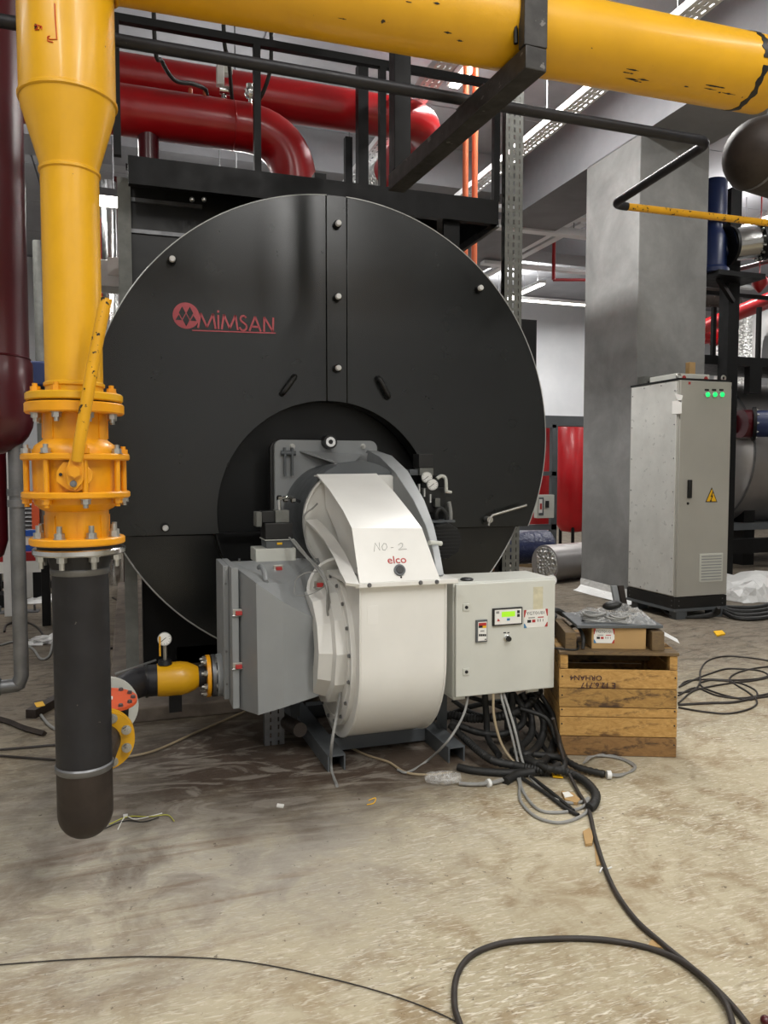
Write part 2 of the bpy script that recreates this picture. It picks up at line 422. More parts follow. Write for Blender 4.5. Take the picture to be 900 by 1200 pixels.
# ================================================================== the hall
X0, X1, Y0, Y1 = -6.0, 16.0, -4.4, 16.5
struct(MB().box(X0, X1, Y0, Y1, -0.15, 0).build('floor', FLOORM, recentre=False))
struct(MB().box(X0, X1, Y1, Y1 + 0.2, 0, CEIL).build('wall_back', WALLM))
struct(MB().box(X0 - 0.2, X0, Y0, Y1, 0, CEIL).build('wall_left', WALLM))
struct(MB().box(X1, X1 + 0.2, Y0, Y1, 0, CEIL).build('wall_right', WALLM))
struct(MB().box(X0, X1, Y0 - 0.2, Y0, 0, CEIL).build('wall_front', WALLM))
ceiling = struct(MB().box(X0, X1, Y0, Y1, CEIL, CEIL + 0.2).build('ceiling', BEAMM))
pm = mesh_of(MB().box(-1.19, 1.19, -0.79, 0.79, -0.035, 0), 'ceiling_panel', CEILM)
for i in range(9):
    for j in range(9):
        piece('ceiling_panel', pm, Matrix.Translation((X0 + 1.3 + 2.4 * i, 2.6 + 1.6 * j, CEIL - 0.001)), ceiling)
struct(MB().box(4.98, 5.84, Y0, Y1, 4.78, CEIL - 0.04).build('ceiling_beam', BEAMM))
struct(MB().box(-3.3, -2.5, Y0, Y1, 4.78, CEIL - 0.04).build('ceiling_beam', BEAMM))
struct(MB().box(X0, 4.98, 9.2, 9.8, 4.98, CEIL - 0.04).build('ceiling_beam', BEAMM))
struct(MB().box(5.84, X1, 11.4, 12.0, 4.98, CEIL - 0.04).build('ceiling_beam', BEAMM))
colm = struct(MB().box(4.98, 5.84, 6.72, 7.68, 0, 4.80).build('column', COLM, bev=0.012))
skirt = MB()
rows = []
for k in range(5):
    r = []
    for (x, y) in ((4.98, 7.66), (4.98, 7.3), (4.98, 7.0), (4.98, 6.72), (5.2, 6.72), (5.5, 6.72), (5.84, 6.72)):
        o = 0.012 + (0.10 if k == 0 else 0.045 if k == 1 else 0) + random.uniform(0, 0.012)
        r.append((x - o * (1 if x < 5 else 0), y - o * (1 if y < 6.9 else 0), (0.004, 0.02, 0.06, 0.1, 0.135)[k] + random.uniform(0, 0.012)))
    rows.append(r)
skirt.loft(rows); tag(skirt.build('plastic_skirting', FILMW), 'white plastic film wrapped round the foot of the grey column', 'plastic film')
pl = struct(MB().box(-0.12, 2.7, 4.38, 9.4, 0, 0.085).build('plinth', CONC, bev=0.012))
# ------------------------------------------------------------------ lamps
def strip_lamp(x, y, ln, label, along='Y', z=4.85):
    t = thing('strip_lamp', label, 'lamp', (x, y, z), 0, 'strip lamps hung under the ceiling')
    hx, hy = (0.07, ln / 2) if along == 'Y' else (ln / 2, 0.07)
    MB().box(x - hx, x + hx, y - hy, y + hy, z, z + 0.06).build('housing', WHITEP, t)
    MB().box(x - hx * (0.7 if along == 'Y' else 0.98), x + hx * (0.7 if along == 'Y' else 0.98), y - hy * (0.98 if along == 'Y' else 0.7), y + hy * (0.98 if along == 'Y' else 0.7), z - 0.02, z - 0.0005).build('diffuser', TUBE, t)
    for s in (-0.4, 0.4):
        px, py = (x, y + s * ln) if along == 'Y' else (x + s * ln, y)
        MB().cyl((px, py, z + 0.06), (px, py, CT), 0.006, seg=6).build('suspension_rod', STEELD, t)
LNAMES = ['above the yellow riser, left of the camera', 'straight above the camera', 'above and right of the camera', 'left behind the camera', 'middle behind the camera', 'right behind the camera', 'far left of the maroon vessel', 'above the aisle between boiler and column', 'added unseen in front of the jacketed tank to brighten it', 'deep on the left behind the yellow riser', 'behind the boiler', 'added unseen low over the rear of the boiler to light the ceiling', 'right behind the column', 'furthest right over the jacketed tank', 'nearest the back wall']
for (x, y, ln, p, z), nm in zip(LAMPS, LNAMES): strip_lamp(x, y, ln, 'white strip lamp hung along the hall, ' + nm, 'Y', z)
strip_lamp(9.6, 14.6, 4.0, 'long white strip lamp lying across the hall before the back wall', 'X', 4.95)
# ------------------------------------------------------------------ perforated trays
def perf_strip(origin, along, across, length, cols, width, pitch, slot, mat, name, parent, flange=0.05, nrm=None, th=0.002):
    """sheet with real slots: cols = list of (centre, half width); flanges folded along +nrm"""
    o, a, c = Vector(origin), Vector(along).normalized(), Vector(across).normalized()
    nn = Vector(nrm) if nrm is not None else a.cross(c)
    xs = [0.0]
    for cc, hw in cols: xs += [cc - hw, cc + hw]
    xs.append(width); mb = MB()
    rows = int(length / pitch); ys = [0.0]
    for r in range(rows): ys += [r * pitch + slot, (r + 1) * pitch]
    gv = [[mb.bm.verts.new(o + c * x + a * y) for x in xs] for y in ys]
    for r in range(len(ys) - 1):
        for k in range(len(xs) - 1):
            if r % 2 == 0 and k % 2 == 1: continue
            mb.bm.faces.new((gv[r][k], gv[r][k + 1], gv[r + 1][k + 1], gv[r + 1][k]))
    sgn = 1 if a.cross(c).dot(nn) < 0 else -1
    for k in (0, len(xs) - 1):
        fv = [mb.bm.verts.new(g[k].co + nn * flange) for g in gv]
        for r in range(len(ys) - 1): mb.bm.faces.new((gv[r][k], gv[r + 1][k], fv[r + 1], fv[r]))
    return mb.solid(th).build(name, mat, parent, ang=2)
# upright tray behind the boiler rim
t = thing('cable_tray', 'upright galvanised cable tray with slots standing behind the boiler rim', 'cable tray', (2.97, 5.62, 0))
perf_strip((2.9, 5.62, 0), (0, 0, 1), (1, 0, 0), 5.4, [(0.03, 0.0035), (0.077, 0.007), (0.125, 0.0035)], 0.155, 0.06, 0.036, GALV, 'tray_channel', t, 0.06, (0, 1, 0))
perf_strip((2.9, 5.625, 0), (0, 0, 1), (0, 1, 0), 5.4, [(0.03, 0.006)], 0.06, 0.075, 0.05, GALV, 'tray_side', t, 0.004, (1, 0, 0))
def ceil_tray(x, z, y0, y1, label, wd=0.17):
    t = thing('cable_tray', label, 'cable tray', (x, y0, z))
    perf_strip((x - wd / 2, y0, z), (0, 1, 0), (1, 0, 0), y1 - y0, [(wd * 0.2, 0.008), (wd * 0.5, 0.008), (wd * 0.8, 0.008)], wd, 0.08, 0.045, GALVW, 'tray_channel', t, 0.06, (0, 0, 1))
    y = y0 + 0.5
    while y < y1:
        MB().cyl((x, y, z + 0.002), (x, y, CT), 0.006, seg=6).build('hanger_rod', STEELD, t); y += 1.8
ceil_tray(3.78, 4.55, 2.4, 9.1, 'pale perforated cable tray running overhead between the yellow pipe and the column')
ceil_tray(2.49, 4.64, 4.6, 9.0, 'pale perforated cable tray overhead crossing behind the black post of the pipe hanger')
for (py, z, x0, x1, hh, lab) in ((250, 4.85, 4.5, 9.5, 0.05, 'thin white cable duct crossing high behind the column, uppermost of three'), (272, 4.75, 4.2, 9.5, 0.10, 'broad white cable duct crossing behind the column, middle of three'), (315, 4.7, 5.5, 11, 0.05, 'thin white cable duct crossing behind the column, lowest of three')):
    y = at(640, py, Z=z).y
    t = thing('cable_duct', lab, 'cable duct', (x0, y, z))
    MB().box(x0, x1, y, y + 0.15, z, z + hh).build('duct_body', GALVW, t)
    for k in range(4):
        xx = x0 + (x1 - x0) * (k + 0.5) / 4
        MB().cyl((xx, y + 0.07, z + hh), (xx, y + 0.07, CT), 0.006, seg=6).build('hanger_rod', STEELD, t)
for k, (px, py, z) in enumerate(((640, 252, 4.95), (660, 264, 4.95), (600, 268, 4.95), (610, 300, 4.95))):
    p = at(px, py, Z=z)
    t = thing('cable_duct', ('white cable duct running away overhead, right of the upright tray and nearest the column', 'white cable duct running away overhead, just below the one nearest the column', 'white cable duct running away overhead, left of the upright tray', 'lowest white cable duct running away overhead behind the boiler rim')[k], 'cable duct', (p.x, p.y, z))
    MB().box(p.x, p.x + 0.13, p.y - 1.8, min(p.y + 2.5, 16.2), z, z + 0.06).build('duct_body', GALVW, t)
    for yy in (p.y - 1.2, p.y + 1.8): MB().cyl((p.x + 0.06, min(yy, 16.0), z + 0.06), (p.x + 0.06, min(yy, 16.0), CT), 0.005, seg=6).build('hanger_rod', STEELD, t)
# red sprinkler drop behind the column
p = at(649, 300, Y=11.0); q = at(649, 328, Y=11.0); r = at(676, 318, Y=11.0)
t = thing('sprinkler_pipe', 'thin red sprinkler pipe dropping from the ceiling left of the column', 'pipe', (p.x, p.y, q.z))
MB().tube([(p.x, p.y, CT), (p.x, p.y, q.z)], 0.03).build('drop_pipe', RED, t)
MB().tube([(p.x, p.y, q.z), (p.x + 1.6, p.y, q.z + 0.12)], 0.025).build('branch_pipe', RED, t)
# ================================================================== boiler
BX, BZ, BR, BY = 1.27, 1.61, 1.48, 4.70
HX, HZ, HR = 1.21, 1.13, 0.695
boiler = thing('boiler', 'huge round black fire-tube boiler with a red logo on its front', 'boiler', (BX, 6.9, 0.085))
CH = 1.008
def arc(cx, cz, r, a0, a1, n): return [(cx + r * math.cos(a0 + (a1 - a0) * i / n), cz + r * math.sin(a0 + (a1 - a0) * i / n)) for i in range(n + 1)]
def plate(pts, y0, y1): return MB().prism([(x, y0, z) for x, z in pts], (0, y1 - y0, 0))
def ang_at_x(x, cx, r, up=1): return math.acos((x - cx) / r) * up
aL = math.pi - math.asin((CH - BZ) / BR)      # left chord end
aR = math.asin((CH - BZ) / BR)
hL = math.pi - math.asin((CH - HZ) / HR); hR = math.asin((CH - HZ) / HR)
SX0, SX1 = 1.198, 1.325
left = arc(BX, BZ, BR, ang_at_x(SX0 - 0.004, BX, BR), aL, 48) + arc(HX, HZ, HR, hL, ang_at_x(SX0 - 0.004, HX, HR), 28)
right = arc(BX, BZ, BR, aR, ang_at_x(SX1 + 0.004, BX, BR), 48) + arc(HX, HZ, HR, ang_at_x(SX1 + 0.004, HX, HR), hR, 28)
strip = arc(BX, BZ, BR, ang_at_x(SX1, BX, BR), ang_at_x(SX0, BX, BR), 4) + arc(HX, HZ, HR, ang_at_x(SX0, HX, HR), ang_at_x(SX1, HX, HR), 4)
dl = plate(left, BY, BY + 0.14).build('door_leaf', BOIL, boiler, bev=0.003)
dr = plate(right, BY, BY + 0.14).build('door_leaf', BOIL, boiler, bev=0.003)
cs = plate(strip, BY - 0.002, BY + 0.14).build('centre_strip', BOIL, boiler, bev=0.002)
bL = math.pi - math.asin((CH - 0.012 - BZ) / (BR - 0.005)); bRr = math.asin((CH - 0.012 - BZ) / (BR - 0.005))
lowp = arc(BX, BZ, BR - 0.005, bL, 2 * math.pi + bRr, 60) + arc(HX, HZ, HR + 0.01, hR - 0.02, hL - 2 * math.pi + 0.02, 40)
lp = plate(lowp, BY + 0.15, BY + 0.20).build('lower_panel', BOIL, boiler, bev=0.003)
MB().box(0.03, 2.6, BY + 0.10, BY + 0.15, CH - 0.012, CH + 0.0).build('chord_ledge', FRAME, boiler)
MB().tube([(x, BY, z) for x, z in arc(BX, BZ, BR, ang_at_x(SX0, BX, BR), aL, 48)], 0.0035, 5).build('rim_edge', EDGE, dl)
MB().tube([(x, BY, z) for x, z in arc(BX, BZ, BR, aR, ang_at_x(SX1, BX, BR), 48)], 0.0035, 5).build('rim_edge', EDGE, dr)
MB().tube([(x, BY + 0.15, z) for x, z in arc(BX, BZ, BR - 0.005, bL, 2 * math.pi + bRr, 60)], 0.0045, 5).build('rim_edge', EDGE, lp)
MB().lathe([(0, 0), (HR + 0.1, 0), (HR + 0.1, 0.03), (0, 0.03)], (HX, BY + 0.205, HZ), (0, 1, 0), 64).build('recess_plate', BOILD, boiler)
MB().lathe([(HR + 0.02, 0), (HR + 0.02, 0.19)], (HX, BY + 0.02, HZ), (0, 1, 0), 64).solid(0.01).build('recess_ring', BOILD, boiler)
MB().lathe([(0, 0), (1.40, 0), (1.40, 4.1), (1.30, 4.3), (0, 4.4)], (BX, BY + 0.24, BZ), (0, 1, 0), 72).build('shell', BOIL, boiler)
for x in (0.38, 1.95):
    MB().box(at(167, 700, Y=5.3).x if x < 1 else x, x + 0.26, 5.3, 5.6, 0.085, 1.0).build('saddle', FRAME, boiler)
    MB().box(x, x + 0.26, 8.0, 8.25, 0.085, 0.6).build('saddle', FRAME, boiler)
MB().box(0.30, 2.3, 5.3, 5.65, 0.085, 0.2).build('base_beam', RUST, boiler)
for px, py in ((397, 261), (397, 347), (397, 431), (202, 303), (564, 337), (194, 619)):
    p = at(px, py, Y=BY - 0.05)
    k = MB().lathe([(0.024, 0.0), (0.024, 0.03), (0.019, 0.034)], (p.x, BY, p.z), (0, -1, 0), 16).build('bolt_socket', FRAME, boiler)
    MB().lathe([(0.018, 0.0), (0.018, 0.05), (0.015, 0.055), (0, 0.056)], (p.x, BY, p.z), (0, -1, 0), 14).build('bolt', WHITEP, boiler)
for (a, b) in (((330, 462), (345, 441)), ((442, 443), (454, 466))):
    p, q = at(*a, Y=BY), at(*b, Y=BY); d = (q - p); o = Vector((0, -0.045, 0))
    MB().tube(spl([p, p + d * 0.08 + o * 0.8, p + d * 0.35 + o, p + d * 0.65 + o, p + d * 0.92 + o * 0.8, q], 5), 0.016, 10).build('pull_handle', BLKPL, boiler)
p = at(574, 609, Y=BY - 0.05); q = at(617, 592, Y=BY - 0.06)
h = MB().cyl((p.x, BY, p.z), (p.x, BY - 0.055, p.z), 0.022).build('latch_hub', STEEL, boiler)
MB().tube([(p.x - 0.01, BY - 0.05, p.z - 0.04), (p.x, BY - 0.05, p.z), (p.x + 0.02, BY - 0.05, p.z + 0.03), q], 0.009).build('latch_rod', STEEL, boiler)
# the logo: disc with four diamonds, then thin capitals with a rule under them
LC = at(218, 370, Y=BY); e0 = at(225, 383, Y=BY); e1 = at(323, 390, Y=BY)
ly = BY - 0.004
logo = MB().lathe([(0, 0), (0.076, 0), (0.076, 0.003), (0, 0.003)], (LC.x, ly + 0.003, LC.z), (0, -1, 0), 40).build('logo_disc', REDL, boiler)
dm = MB()
def dia(cx, cz, w, hh, cut=0):
    pts = [(cx, cz + hh), (cx + w, cz), (cx, cz - hh), (cx - w, cz)] if not cut else [(cx, cz + hh), (cx + w, cz), (cx - w, cz)]
    dm.prism([(LC.x + x, ly - 0.0005, LC.z + z) for x, z in pts], (0, -0.0015, 0))
dia(-0.022, 0.016, 0.019, 0.036); dia(0.022, 0.016, 0.019, 0.036); dia(0, -0.026, 0.019, 0.036)
dia(-0.042, -0.028, 0.018, 0.03, 1); dia(0.042, -0.028, 0.018, 0.03, 1)
dm.build('logo_diamonds', BOIL, logo)
def logo_letters():
    mb = MB(); x0, x1 = at(232, 385, Y=BY).x, at(321, 385, Y=BY).x; zb = at(280, 388, Y=BY).z + 0.004; W = x1 - x0; H = 0.088; tk = 0.011
    def seg(a, b):
        a, b = Vector((x0 + a[0] * W, ly, zb + a[1] * H)), Vector((x0 + b[0] * W, ly, zb + b[1] * H)); mb.bar(a, b, tk, 0.003, (0, 1, 0))
    def poly(p):
        for a, b in zip(p, p[1:]): seg(a, b)
    poly([(0.0, 0), (0.035, 1), (0.115, 0.08), (0.195, 1), (0.225, 0)])
    poly([(0.262, 0), (0.262, 0.95)]); poly([(0.262, 1.1), (0.262, 1.25)])
    poly([(0.305, 0), (0.335, 1), (0.41, 0.08), (0.485, 1), (0.515, 0)])
    sp = [(0.625, 0.86), (0.61, 0.97), (0.585, 1.0), (0.56, 0.93), (0.55, 0.77), (0.565, 0.62), (0.6, 0.5), (0.63, 0.36), (0.632, 0.17), (0.61, 0.03), (0.58, 0), (0.55, 0.08), (0.54, 0.22)]
    poly(sp); poly([(0.67, 0), (0.745, 1), (0.82, 0)]); poly([(0.695, 0.3), (0.795, 0.3)])
    poly([(0.865, 0), (0.868, 1), (0.985, 0.02), (0.99, 1)])
    mb.bar((e0.x, ly, at(230, 386, Y=BY).z - 0.008), (e1.x, ly, at(323, 389, Y=BY).z - 0.008), 0.007, 0.003, (0, 1, 0))
    return mb.build('logo_lettering', REDL, boiler)
logo_letters()
# ================================================================== service platform over the boiler
PY, PZ = 4.95, 3.26
plat = thing('service_platform', 'black steel service platform with railing above the boiler', 'platform', (1.3, 5.8, PZ))
px0, px1 = at(150, 195, Y=PY).x, at(584, 240, Y=PY).x
zt = PZ
MB().box(px0, px1, PY, 7.4, zt - 0.03, zt).build('deck', FRAME, plat)
MB().box(px0, px1, PY - 0.005, PY + 0.05, zt - 0.15, zt + 0.015).build('edge_beam', FRAME, plat)
MB().box(px1 - 0.05, px1, PY, 7.4, zt - 0.15, zt - 0.03).build('edge_beam', FRAME, plat)
MB().box(px0 + 0.01, px1 - 0.3, PY + 0.4, PY + 0.5, zt - 0.17, zt - 0.03).build('cross_beam', FRAME, plat)
rz = at(300, 52, Y=PY).z
for i, px in enumerate((137, 302, 449, 583)):
    x = at(px, 150, Y=PY).x
    MB().box(x - 0.022, x + 0.022, PY, PY + 0.045, zt + 0.012, rz).build('railing_post', FRAME, plat)
xl = at(137, 25, Y=PY).x
MB().box(xl - 0.02, px1, PY, PY + 0.045, rz, rz + 0.045).build('top_rail', FRAME, plat)
for x in (0.9, 2.3): MB().box(x - 0.022, x + 0.022, 7.3, 7.345, zt, rz).build('railing_post', FRAME, plat)
MB().box(px0, px1, 7.3, 7.345, rz, rz + 0.045).build('top_rail', FRAME, plat)
MB().box(px0, px1, 7.3, 7.345, zt + 0.45, zt + 0.49).build('mid_rail', FRAME, plat)
for px, y, wd in ((426, 6.1, 0.085), (409, 6.3, 0.06)):
    x = at(px, 150, Y=y).x; MB().box(x - wd / 2, x + wd / 2, y, y + wd, zt, at(px, 75 if px == 426 else 160, Y=y).z).build('railing_post', FRAME, plat)
_a, _b = at(371, 198, Y=5.0), at(385, 216, Y=5.0); MB().box(_a.x, _b.x, 5.06, 5.14, zt, _a.z).build('toe_block', FRAME, plat)
# supports at its left end: grey angle post, black side panels
a = at(143, 212, Y=5.2); b = at(143, 338, Y=5.2)
MB().box(a.x - 0.03, a.x + 0.05, 5.2, 5.28, 0.085, zt - 0.03).build('support_post', GALV, plat)
c0 = at(152, 216, Y=5.25); c1 = at(222, 228, Y=5.25); c2 = at(152, 272, Y=5.25)
MB().box(c0.x, c1.x + 0.5, 5.25, 5.29, c2.z + 0.02, zt - 0.05).build('side_panel', BLKPL, plat, bev=0.004)
MB().box(c0.x, c1.x + 0.5, 5.25, 5.30, c2.z - 0.42, c2.z).build('side_panel', BLKPL, plat, bev=0.004)
MB().box(c0.x, c1.x + 0.5, 5.235, 5.25, c2.z - 0.005, c2.z + 0.02).build('panel_rail', STEELD, plat)
MB().box(c0.x, c1.x + 0.08, 5.235, 5.25, zt - 0.16, zt - 0.135).build('panel_rail', STEELD, plat)
for px in (225, 239):
    p = at(px, 234, Y=5.0); MB().ball((p.x, 5.0, p.z), 0.016).build('rivet', STEEL, plat)
MB().box(c0.x, c0.x + 0.5, 5.25, 5.29, c2.z - 0.47, c2.z - 0.42).build('panel_rail', GALV, plat)
pr = [at(528, 300, Y=5.5), at(583, 262, Y=5.0)]
MB().bar(pr[0], pr[1], 0.03, 0.05).build('brace', STEELD, plat)
p0 = at(520, 262, Y=5.0)
MB().box(p0.x, p0.x + 0.12, 5.0, 5.02, p0.z - 0.25, p0.z + 0.1).build('gusset', FRAME, plat)
# ================================================================== yellow gas line
GX, GY, GR, GB = -0.150, 2.60, 0.085, 0.139
def zf(y, Yd=2.46): return at(88, y, Y=Yd).z
gas = thing('gas_pipe', 'fat yellow gas main across the top with a riser tapering down at left', 'pipe', (GX, GY, zf(458)))
zr1, zr0 = at(75, 96, Y=2.47).z, at(82, 192, Y=2.52).z
HZc = 2.99
# visible marker writing sits on the riser; the taper is a reducer welded between two pipe sizes
pipe = MB().lathe([(0, zr0), (GR, zr0), (GR, zf(458) + 0.002), (0, zf(458) + 0.002)], (GX, GY, 0), (0, 0, 1), 40).build('riser_pipe', YEL, gas)
MB().lathe([(GR, zr0), (GR + 0.002, zr0 + 0.02), (GB - 0.004, zr1 - 0.03), (GB, zr1)], (GX, GY, 0), (0, 0, 1), 40).build('reducer', YEL, gas)
MB().lathe([(GB, zr1), (GB, 3.35), (GB * 0.8, 3.42), (0, 3.45)], (GX, GY, 0), (0, 0, 1), 40).build('riser_pipe', YEL, gas)
for z, r in ((zr0, GR), (zr1, GB), (zf(458) + 0.03, GR)):
    MB().lathe([(r, -0.008), (r + 0.005, -0.004), (r + 0.005, 0.004), (r, 0.008)], (GX, GY, z), (0, 0, 1), 40).build('weld_ring', YEL, gas)
xe = at(896, 90, Y=2.55).x
tilt = R(-1.0)
hd = Vector((math.cos(tilt), math.sin(tilt), 0)); h0 = Vector((GX, GY, HZc))
h1 = h0 + hd * (xe - GX)
MB().cyl(h0 + hd * 0.05, h1, GB, seg=48, caps=False).build('header_pipe', YEL, gas)
# weld where the header leaves the riser: saddle curve
sad = []
for i in range(49):
    a = 2 * math.pi * i / 48; y, z = GB * math.cos(a), GB * math.sin(a); x = math.sqrt(max(0, (GB + 0.006) ** 2 - y * y)) + 0.004
    sad.append(h0 + Vector((x, y * 1.02, z * 1.02)))
MB().tube(sad, 0.006, 6).build('weld_ring', YEL, gas)
b1 = MB()
xw = at(879, 85, Y=2.5).x
# bare black weld band near the right end, chipped through at the top
for a0, a1, w_ in ((-0.1, 1.45, 0.036), (1.56, 2.5, 0.034), (2.7, 3.6, 0.03), (3.9, 6.0, 0.03)):
    rr = []
    for k in range(25):
        a = a0 + (a1 - a0) * k / 24; wv = w_ * (0.75 + 0.25 * math.sin(k * 1.7)) / 2
        c = h0 + hd * (xw - GX + 0.004 * math.sin(k * 0.9)); dd = Vector((0, -math.cos(a), math.sin(a)))
        rr.append([c - hd * wv + dd * GB, c - hd * wv + dd * (GB + 0.002), c + hd * wv + dd * (GB + 0.002), c + hd * wv + dd * GB])
    b1.loft(rr)
b1.build('weld_band', BLKPL, gas)
ch = MB(); random.seed(21)
for k in range(16):
    x = random.uniform(at(735, 100, Y=2.5).x, at(858, 120, Y=2.5).x) if k < 11 else random.uniform(0.35, 1.2); a0 = random.uniform(2.5, 2.85) if k < 11 else random.uniform(1.9, 2.6); L = random.uniform(0.006, 0.035) if k < 11 else random.uniform(0.004, 0.016); rr = []
    for i in range(7):
        c = h0 + hd * (x - GX + L * (i - 3) / 3); hw = random.uniform(0.006, 0.03) * math.sin(math.pi * (i + 0.5) / 7); q = []
        for a in (a0 - hw, a0, a0 + hw): q.append(c + Vector((0, -math.sin(a), math.cos(a))) * (GB + 0.0012))
        rr.append(q)
    ch.loft(rr)
stuff(ch.build('paint_chips', BLKPL, gas))
# marker scribbles on the riser: a tally line with a hook, and the number 27
def on_riser(px, py, r=GB + 0.0012):
    d = (at(px, py, Y=5) - Vector((0, 0, EYE))); o = Vector((0, 0, EYE)); cx, cy = o.x - GX, o.y - GY
    A = d.x ** 2 + d.y ** 2; B = 2 * (cx * d.x + cy * d.y); C = cx * cx + cy * cy - r * r
    t = (-B - math.sqrt(max(0, B * B - 4 * A * C))) / (2 * A); return o + d * t
mk = MB()
for ln in ([(64, 4), (65, 25), (66.5, 46), (58, 46), (55.5, 43), (58.5, 42)], [(55.5, 43), (56, 48), (62, 49.5)], [(40, 30), (43.5, 29), (44, 31.5), (41, 35), (46, 34.5)], [(44.5, 29.5), (48, 30.5), (46.5, 33), (49, 31), (48.5, 34.5)]):
    mk.tube([on_riser(*p) for p in ln], 0.0016, 5)
stuff(mk.build('marker_writing', REDM, gas))
def flange(parent, name, z0, z1, r, mat, cx=GX, cy=GY, ri=None):
    ri = GR - 0.01 if ri is None else ri; b = min(0.004, (z1 - z0) * 0.2)
    return MB().lathe([(ri, z0), (r - b, z0), (r, z0 + b), (r, z1 - b), (r - b, z1), (ri, z1), (ri, z0)], (cx, cy, 0), (0, 0, 1), 56).build(name, mat, parent, ang=30)
f1 = (zf(467), zf(457)); flange(gas, 'flange', *f1, 0.143, YEL)
BA = R(22.5)
bolts(BOLT_Y, 'bolt', (GX, GY, f1[1]), (0, 0, 1), 0.118, 8, gas, BA)
# ------------------------------------------------------------------ ball valve
val = thing('ball_valve', 'yellow flanged ball valve with a long chipped lever handle', 'valve', (GX, GY, zf(643)))
MB().lathe([(0.03, 0), (0.125, 0), (0.125, 0.006), (0.03, 0.006)], (GX, GY, f1[0] - 0.005), (0, 0, 1), 40).build('gasket', BLKR, val)
f2 = (zf(482), zf(469)); fa = (zf(539), zf(531)); fb = (zf(585), zf(577)); f4 = (zf(642), zf(633))
MB().lathe([(0.08, f2[1] - 0.01), (0.094, f2[0]), (0.094, zf(514, 2.5)), (0.1, zf(516, 2.5)), (0.118, zf(521, 2.48)), (0.127, zf(528)), (0.128, fa[0]), (0.126, fb[1]), (0.127, fb[0]), (0.124, zf(592)), (0.108, zf(598)), (0.094, zf(601)), (0.094, f4[1]), (0.08, f4[1])], (GX, GY, 0), (0, 0, 1), 56).build('body', YELV, val, ang=30)
for a in range(0, 360, 45):
    an = R(a + 5); d = Vector((math.sin(an), -math.cos(an), 0))
    MB().bar(Vector((GX, GY, f2[0])) + d * 0.094, Vector((GX, GY, zf(512))) + d * 0.094, 0.006, 0.006, d).build('rib', YELV, val)
    MB().bar(Vector((GX, GY, zf(606))) + d * 0.094, Vector((GX, GY, f4[1])) + d * 0.094, 0.006, 0.006, d).build('rib', YELV, val)
flange(val, 'flange', *f2, 0.146, YELV); flange(val, 'flange', *fa, 0.160, YELV); flange(val, 'flange', *fb, 0.160, YELV); flange(val, 'flange', *f4, 0.142, YELV)
bolts(BOLT_S, 'bolt', (GX, GY, f2[0]), (0, 0, -1), 0.118, 8, val, BA)
ta = R(11)
for i in range(8):
    a = 2 * math.pi * i / 8 + R(13); x, y = GX + 0.144 * math.cos(a), GY + 0.144 * math.sin(a)
    MB().cyl((x, y, fb[1]), (x, y, fa[0]), 0.009, seg=12).build('tie_rod', YELV, val)
    piece('bolt', BOLT_S if i % 3 else BOLT_Y, aim((x, y, fa[1]), (0, 0, 1)), val)
    piece('bolt', BOLT_Y if i % 3 else BOLT_S, aim((x, y, fb[0]), (0, 0, -1)), val)
bolts(BOLT_L, 'bolt', (GX, GY, f4[1]), (0, 0, 1), 0.118, 8, val, BA)
# lever with its stop plate; axis points to the viewer
vd = Vector((-GX * 0 - 0.02, -1, 0)).normalized()
def lv(px, py, Yd): return at(px, py, Y=Yd)
yp = GY - 0.132
sp = [lv(x, y, yp) for x, y in ((66, 553), (74, 541), (98, 541), (109, 553), (109, 562), (98, 573), (88, 577), (78, 573), (66, 564))]
MB().prism(sp, (0, -0.012, 0)).build('stop_plate', YELV, val, bev=0.002)
MB().cyl(lv(87.5, 556, yp + 0.03), lv(87.5, 556, yp - 0.02), 0.03, seg=24).build('spindle_boss', YELV, val)
lev0 = [lv(x, y, yp - 0.02) for x, y in ((83, 535), (97, 535), (99, 551), (97, 566), (88, 575), (79, 568), (76, 553))]
lever = MB().prism(lev0, (0, -0.009, 0)).build('lever_plate', YELV, val, bev=0.002)
MB().tube([lv(90, 540, yp - 0.03), lv(93, 520, yp - 0.04), lv(108, 432, yp - 0.055), lv(115, 395, yp - 0.055), lv(124, 350, yp - 0.055)], [0.016, 0.0175, 0.0175, 0.0175, 0.0175], 16).build('lever_handle', YELL, val)
p = lv(87.5, 553, yp - 0.03); piece('spindle_nut', bolt_mesh('spindle_nut', YELV, 0.018, 0.014), aim(p, (0, -1, 0)), val)
p = lv(86, 567, yp - 0.03); piece('bolt', BOLT_G, aim(p, (0, -1, 0)), val)
p = lv(71, 556, yp - 0.012); MB().cyl(p, p + Vector((0, -0.004, 0)), 0.005, seg=10).build('stop_slot', BLKPL, val)
# ------------------------------------------------------------------ black drip leg under the valve
zc_ = at(100, 906, Y=2.52).z
zb_ = 0.215
leg = thing('drip_leg_pipe', 'black steel pipe with a rounded brown end cap hanging below the yellow valve', 'pipe', (GX + 0.008, GY, zb_))
LX = GX + 0.005
f5 = (zf(654), zf(646))
MB().lathe([(0.03, 0), (0.125, 0), (0.125, f4[0] - f5[1] + 0.0005), (0.03, f4[0] - f5[1] + 0.0005)], (LX, GY, f5[1] - 0.0003), (0, 0, 1), 40).build('gasket', BLKR, leg)
flange(leg, 'flange', *f5, 0.139, CHROME, LX)
bolts(BOLT_L, 'bolt', (LX, GY, f5[0]), (0, 0, -1), 0.118, 8, leg, BA)
MB().lathe([(0.098, f5[0]), (0.094, f5[0] - 0.02), (GR, f5[0] - 0.05), (GR, zc_)], (LX, GY, 0), (0, 0, 1), 40).build('pipe', BLKP, leg)
